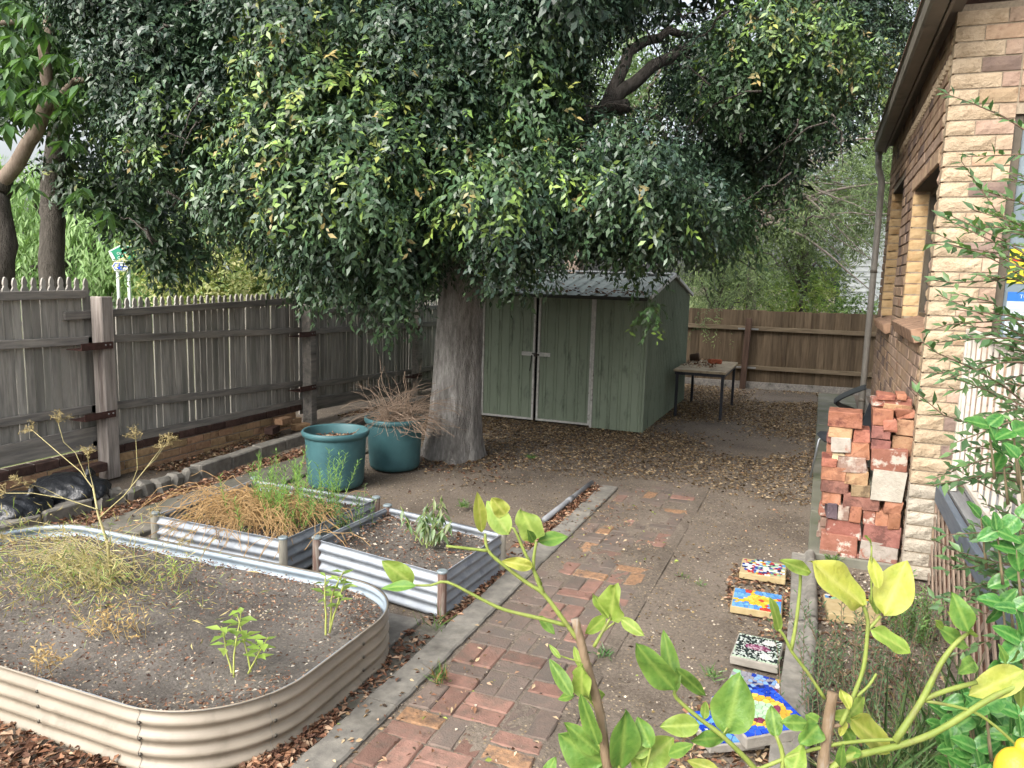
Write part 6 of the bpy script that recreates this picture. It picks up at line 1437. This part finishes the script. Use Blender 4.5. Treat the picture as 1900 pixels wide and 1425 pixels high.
stalk_plant('wilting_plant', 'wilting green plant with hanging leaves in the square galvanised bed', 'plant', gp_(795, 1010, .225), 11, .09, 9, [(.1, .17, .06), (.13, .2, .08), (.18, .22, .09)], h=(.22, .36), lean=.42, droop=.95, every=.4, r0=.005, stem_col=('#8a9a58', '#9aa868'), spread=.04, ratio=.28)
stalk_plant('weed', 'dark green small-leaved weed between the two galvanised beds', 'plant', (-3.02, 4.5, .02), 22, .03, 26, [(.05, .11, .04), (.07, .14, .05), (.09, .17, .06)], h=(.26, .5), lean=.2, ratio=.5, spread=.07, every=.1)
FEN = [(.22, .30, .10), (.28, .34, .12), (.16, .25, .08), (.12, .22, .06)]
# feathery asparagus-like stalks, green top over dry orange mass
stalk_plant('feathery_plant', 'green feathery plant growing over the dried stalks in the back bed', 'plant', (-3.55, 4.55, .2), 60, .05, 44, [(.14, .26, .06), (.18, .32, .08), (.11, .22, .06)], FINE, (.25, .5), .3, .12, -.1, ('#6f8a3c', '#86a04c'), .0028, None, .2, .05)
DRY = M('dry_stalk', hx('#9c7c50'), hx('#b09368'), 12, 4, .9, .2, rnd=.1)
dm = MB(); dr_ = random.Random(12)
for i in range(520):
    p = Vector((dr_.gauss(-3.72, .24), dr_.gauss(4.42, .2), .21)); a = dr_.uniform(0, 6.28); rch = dr_.uniform(.15, .55); H = dr_.uniform(.12, .34)
    e = p+Vector((math.cos(a)*rch, math.sin(a)*rch*.8-.12, dr_.uniform(-.1, .06))); md = p.lerp(e, .45)+Vector((0, 0, H)); pts = []
    for k in range(8):
        u = k/7; q = p*(1-u)**2+md*2*u*(1-u)+e*u*u; pts.append(q+Vector((dr_.gauss(0, .008), dr_.gauss(0, .008), dr_.gauss(0, .006))))
    dm.tube(pts, [.0022]*8, 4, cap=False)
dt = thing('dried_plant', 'collapsed mass of dried orange stalks in the bed behind the beige one', 'plant', (-3.72, 4.42, .2)); tag(dm.build('stalks', DRY, dt), None, kind='stuff')
# fennel gone to seed in the beige bed
fb = gp_(205, 1075, .22); fn = thing('fennel_plant', 'tall fennel gone to seed with pale umbels in the beige bed', 'plant', fb)
FST = M('fennel_stem', hx('#a39a66'), hx('#b3a97c'), 12, 4, .7, .1); fm = MB(); um = MB(); seedp = []
fD = (fb-CP).dot(CF)
def fpt(px, py, o=0): return at(px, py, fD+o)
main = [fb, fpt(200, 1010), fpt(182, 955), fpt(172, 900)]; fm.tube(main, [.009, .008, .006, .005], 8)
BRn = [([(172, 905), (150, 875), (120, 850), (62, 800)], .005), ([(160, 885), (140, 840), (118, 820), (108, 785)], .004), ([(172, 900), (165, 870), (163, 845)], .003), ([(185, 960), (230, 920), (270, 870), (300, 830)], .005), ([(240, 910), (255, 870), (252, 815)], .004), ([(270, 870), (290, 850), (310, 820)], .003), ([(180, 945), (120, 925), (60, 915), (10, 915)], .005), ([(120, 925), (80, 905), (40, 895)], .003), ([(200, 1010), (240, 985), (280, 960)], .003), ([(195, 1030), (150, 1000), (90, 1010), (20, 1000)], .004), ([(205, 1050), (120, 1040), (40, 1060), (-20, 1090)], .004), ([(205, 1060), (140, 1060), (60, 1100)], .003), ([(205, 1040), (270, 1030), (330, 1010)], .003)]
fr_ = random.Random(14)
for pts, r0 in BRn:
    P = [fpt(a, b, fr_.uniform(-.12, .12)) for a, b in pts]; fm.tube(P, list(np.linspace(r0*.7, r0*.35, len(P))), 5); e = P[-1]; d = (P[-1]-P[-2]).normalized()
    for k in range(13):
        v = (d*.9+Vector((fr_.gauss(0, .6), fr_.gauss(0, .6), fr_.gauss(.15, .45)))).normalized(); q = e+v*fr_.uniform(.035, .075); um.tube([e, q], [.0012, .0008], 3, cap=False)
        for s in range(7): 
            w_ = q+Vector((fr_.gauss(0, .011), fr_.gauss(0, .011), fr_.gauss(0, .009))); um.tube([q, w_], [.0007, .0006], 3, cap=False); seedp.append(w_)
fm.build('stem', FST, fn); tag(um.build('umbels', M('fennel_umbel', hx('#a8996a'), hx('#b8a87a'), 12, 3, .8, .1), fn), None, kind='stuff')
S_ = np.array(seedp); n = len(S_); tag(leaf_obj('seeds', S_, rand_unit(n), rand_unit(n), np.full(n, .008), np.full(n, .006), palette([hx('#8d7f58'), hx('#a3946a'), hx('#77693f')], n), LITTER, fn), None, kind='stuff')
LPp = []; n = 2600
c = np.array(gp_(150, 1075, .3)); sp_ = np.stack([rng.normal(size=n)*.42-.12, rng.normal(size=n)*.19, np.abs(rng.normal(size=n))*.15-.06], 1); O = c+sp_; O[:, 2] = np.maximum(O[:, 2], .225)
Dr = rand_unit(n)+np.array([0, 0, .35])+sp_*1.2; L = rng.uniform(.03, .075, n)
tag(leaf_obj('foliage', O, Dr, rand_unit(n), L, L*.09, palette(FEN[:2]+[hx('#a89a68'), hx('#b8aa7c'), hx('#9a8c5e'), hx('#8a7f50')], n, .2), FINE, fn), None)
fs_ = MB()
for i in range(85):
    p = fb+Vector((fr_.gauss(0, .1), fr_.gauss(0, .08), .0)); a = fr_.gauss(PI, .9); rch = fr_.uniform(.2, .75); e = p+Vector((math.cos(a)*rch, math.sin(a)*rch*.4-.05, fr_.uniform(-.0, .25))); md = p.lerp(e, .5)+Vector((0, 0, fr_.uniform(.08, .25)))
    fs_.tube([p*(1-u)**2+md*2*u*(1-u)+e*u*u for u in np.linspace(0, 1, 6)], list(np.linspace(.0026, .0008, 6)), 4, cap=False)
tag(fs_.build('side_stalks', FST, fn), None, kind='stuff')
# dry weeds low in the beige bed
for k, (px, py, lb) in enumerate([(185, 1175, 'dry straw-coloured weed left of centre in the beige bed'), (90, 1240, 'withered brown weed at the front left of the beige bed'), (245, 1180, 'thin dry weed beside the pale pebbles in the beige bed'), (320, 1080, 'thin yellow-green weed right of the fennel')]):
    stalk_plant('dry_weed', lb, 'plant', gp_(px, py, .22), 12, .03, 8, [hx('#a58a58'), hx('#8f7448'), hx('#b39c6c')] if k < 3 else LIME, LITTER, (.1, .24), .7, .3, .1, ('#a8925f', '#bba670'), .0015, None, .04)
# weeds and grass tufts on the ground
GRN = [(.1, .19, .05), (.13, .23, .06), (.08, .15, .04)]
def tuft(base, label, n=30, h=(.06, .14), cols=GRN, nm='grass_tuft', lean=.6):
    n_ = n; O = np.array(base)+np.stack([rng.normal(size=n_)*.02, rng.normal(size=n_)*.02, np.zeros(n_)], 1); Dr = np.stack([rng.normal(size=n_)*lean, rng.normal(size=n_)*lean, np.ones(n_)], 1); L = rng.uniform(*h, n_)
    o = leaf_obj(nm, O, Dr, rand_unit(n_), L, np.full(n_, .006), palette(cols, n_), LEAF, None, .2, .3); tag(o, label, 'grass')
tuft(gp_(815, 1265, .02), 'green and brown grass tuft on the edge of the concrete strip', 60, (.05, .12), GRN+[hx('#8a6a4a')])
tuft(gp_(808, 1170, .01), 'grass blades growing by the corner post of the square bed', 14, (.1, .2))
tuft(gp_(1118, 1216, .01), 'small green weed on the soil beside the lemon stem', 40, (.04, .07), [(.07, .16, .05)], 'weed', 1.6)
tuft(gp_(1300, 1085, .01), 'tiny weed on the bare soil left of the farthest mosaic paver', 22, (.03, .05), GRN, 'weed', 1.6)
tuft(gp_(1265, 1068, .01), 'tiny weed on the bare soil by the edge of the path', 18, (.03, .05), GRN, 'weed', 1.6)
tuft(gp_(1320, 1255, .02), 'small green weed left of the grey mosaic paver', 40, (.05, .08), [(.1, .2, .05)], 'weed', 1.4)
tuft(gp_(985, 850, .01), 'low green weed patch in front of the shed doors', 60, (.05, .09), GRN, 'weed', 1.6)
tuft(gp_(1545, 1040, .02), 'small leafy weed at the foot of the brick stack', 50, (.05, .1), GRN, 'weed', 1.2)
tuft(gp_(860, 940, .02), 'pale green weed behind the square galvanised bed', 60, (.05, .1), GRN, 'weed', 1.5)
# plants in the bed under the lattice
ROS = [(.07, .13, .06), (.09, .15, .07), (.06, .11, .05)]
for k, (x_, y_, lb) in enumerate([(.2, 4.0, 'thin upright shrub with tiny grey-green leaves beside the garden kerb'), (.36, 3.75, 'thin upright shrub with tiny grey-green leaves, second from the garden kerb'), (.52, 4.15, 'thin upright shrub with tiny leaves in front of the lattice middle'), (.3, 3.35, 'thin upright shrub with tiny leaves behind the lemon stub'), (.62, 4.75, 'bushy bright green plant at the lattice end by the house corner'), (.1, 3.55, 'low shrub with tiny leaves leaning over the garden kerb')]):
    stalk_plant('garden_plant', lb, 'plant', (x_, y_, 0), 16 if k != 4 else 30, .028 if k != 4 else .035, 34, ROS if k != 4 else [(.12, .22, .07), (.15, .26, .08)], LEAF, (.3, .62) if k != 4 else (.18, .42), .22, .3, -.1, ('#6a5545', '#7a6655'), .0022, None, .06, .08)
for k, (x_, y_, lb) in enumerate([(.5, 3.2, 'clump of dark green strappy grass below the lemon branches'), (.72, 3.5, 'clump of long green strappy grass in front of the lattice'), (.34, 2.95, 'clump of strappy grass in the bottom right of the garden bed'), (.68, 3.0, 'clump of strappy grass below the glossy shrub')]):
    tuft((x_, y_, 0), lb, 130, (.2, .55), [(.08, .15, .05), (.1, .18, .06), (.16, .2, .08)], 'grass_clump', .45)
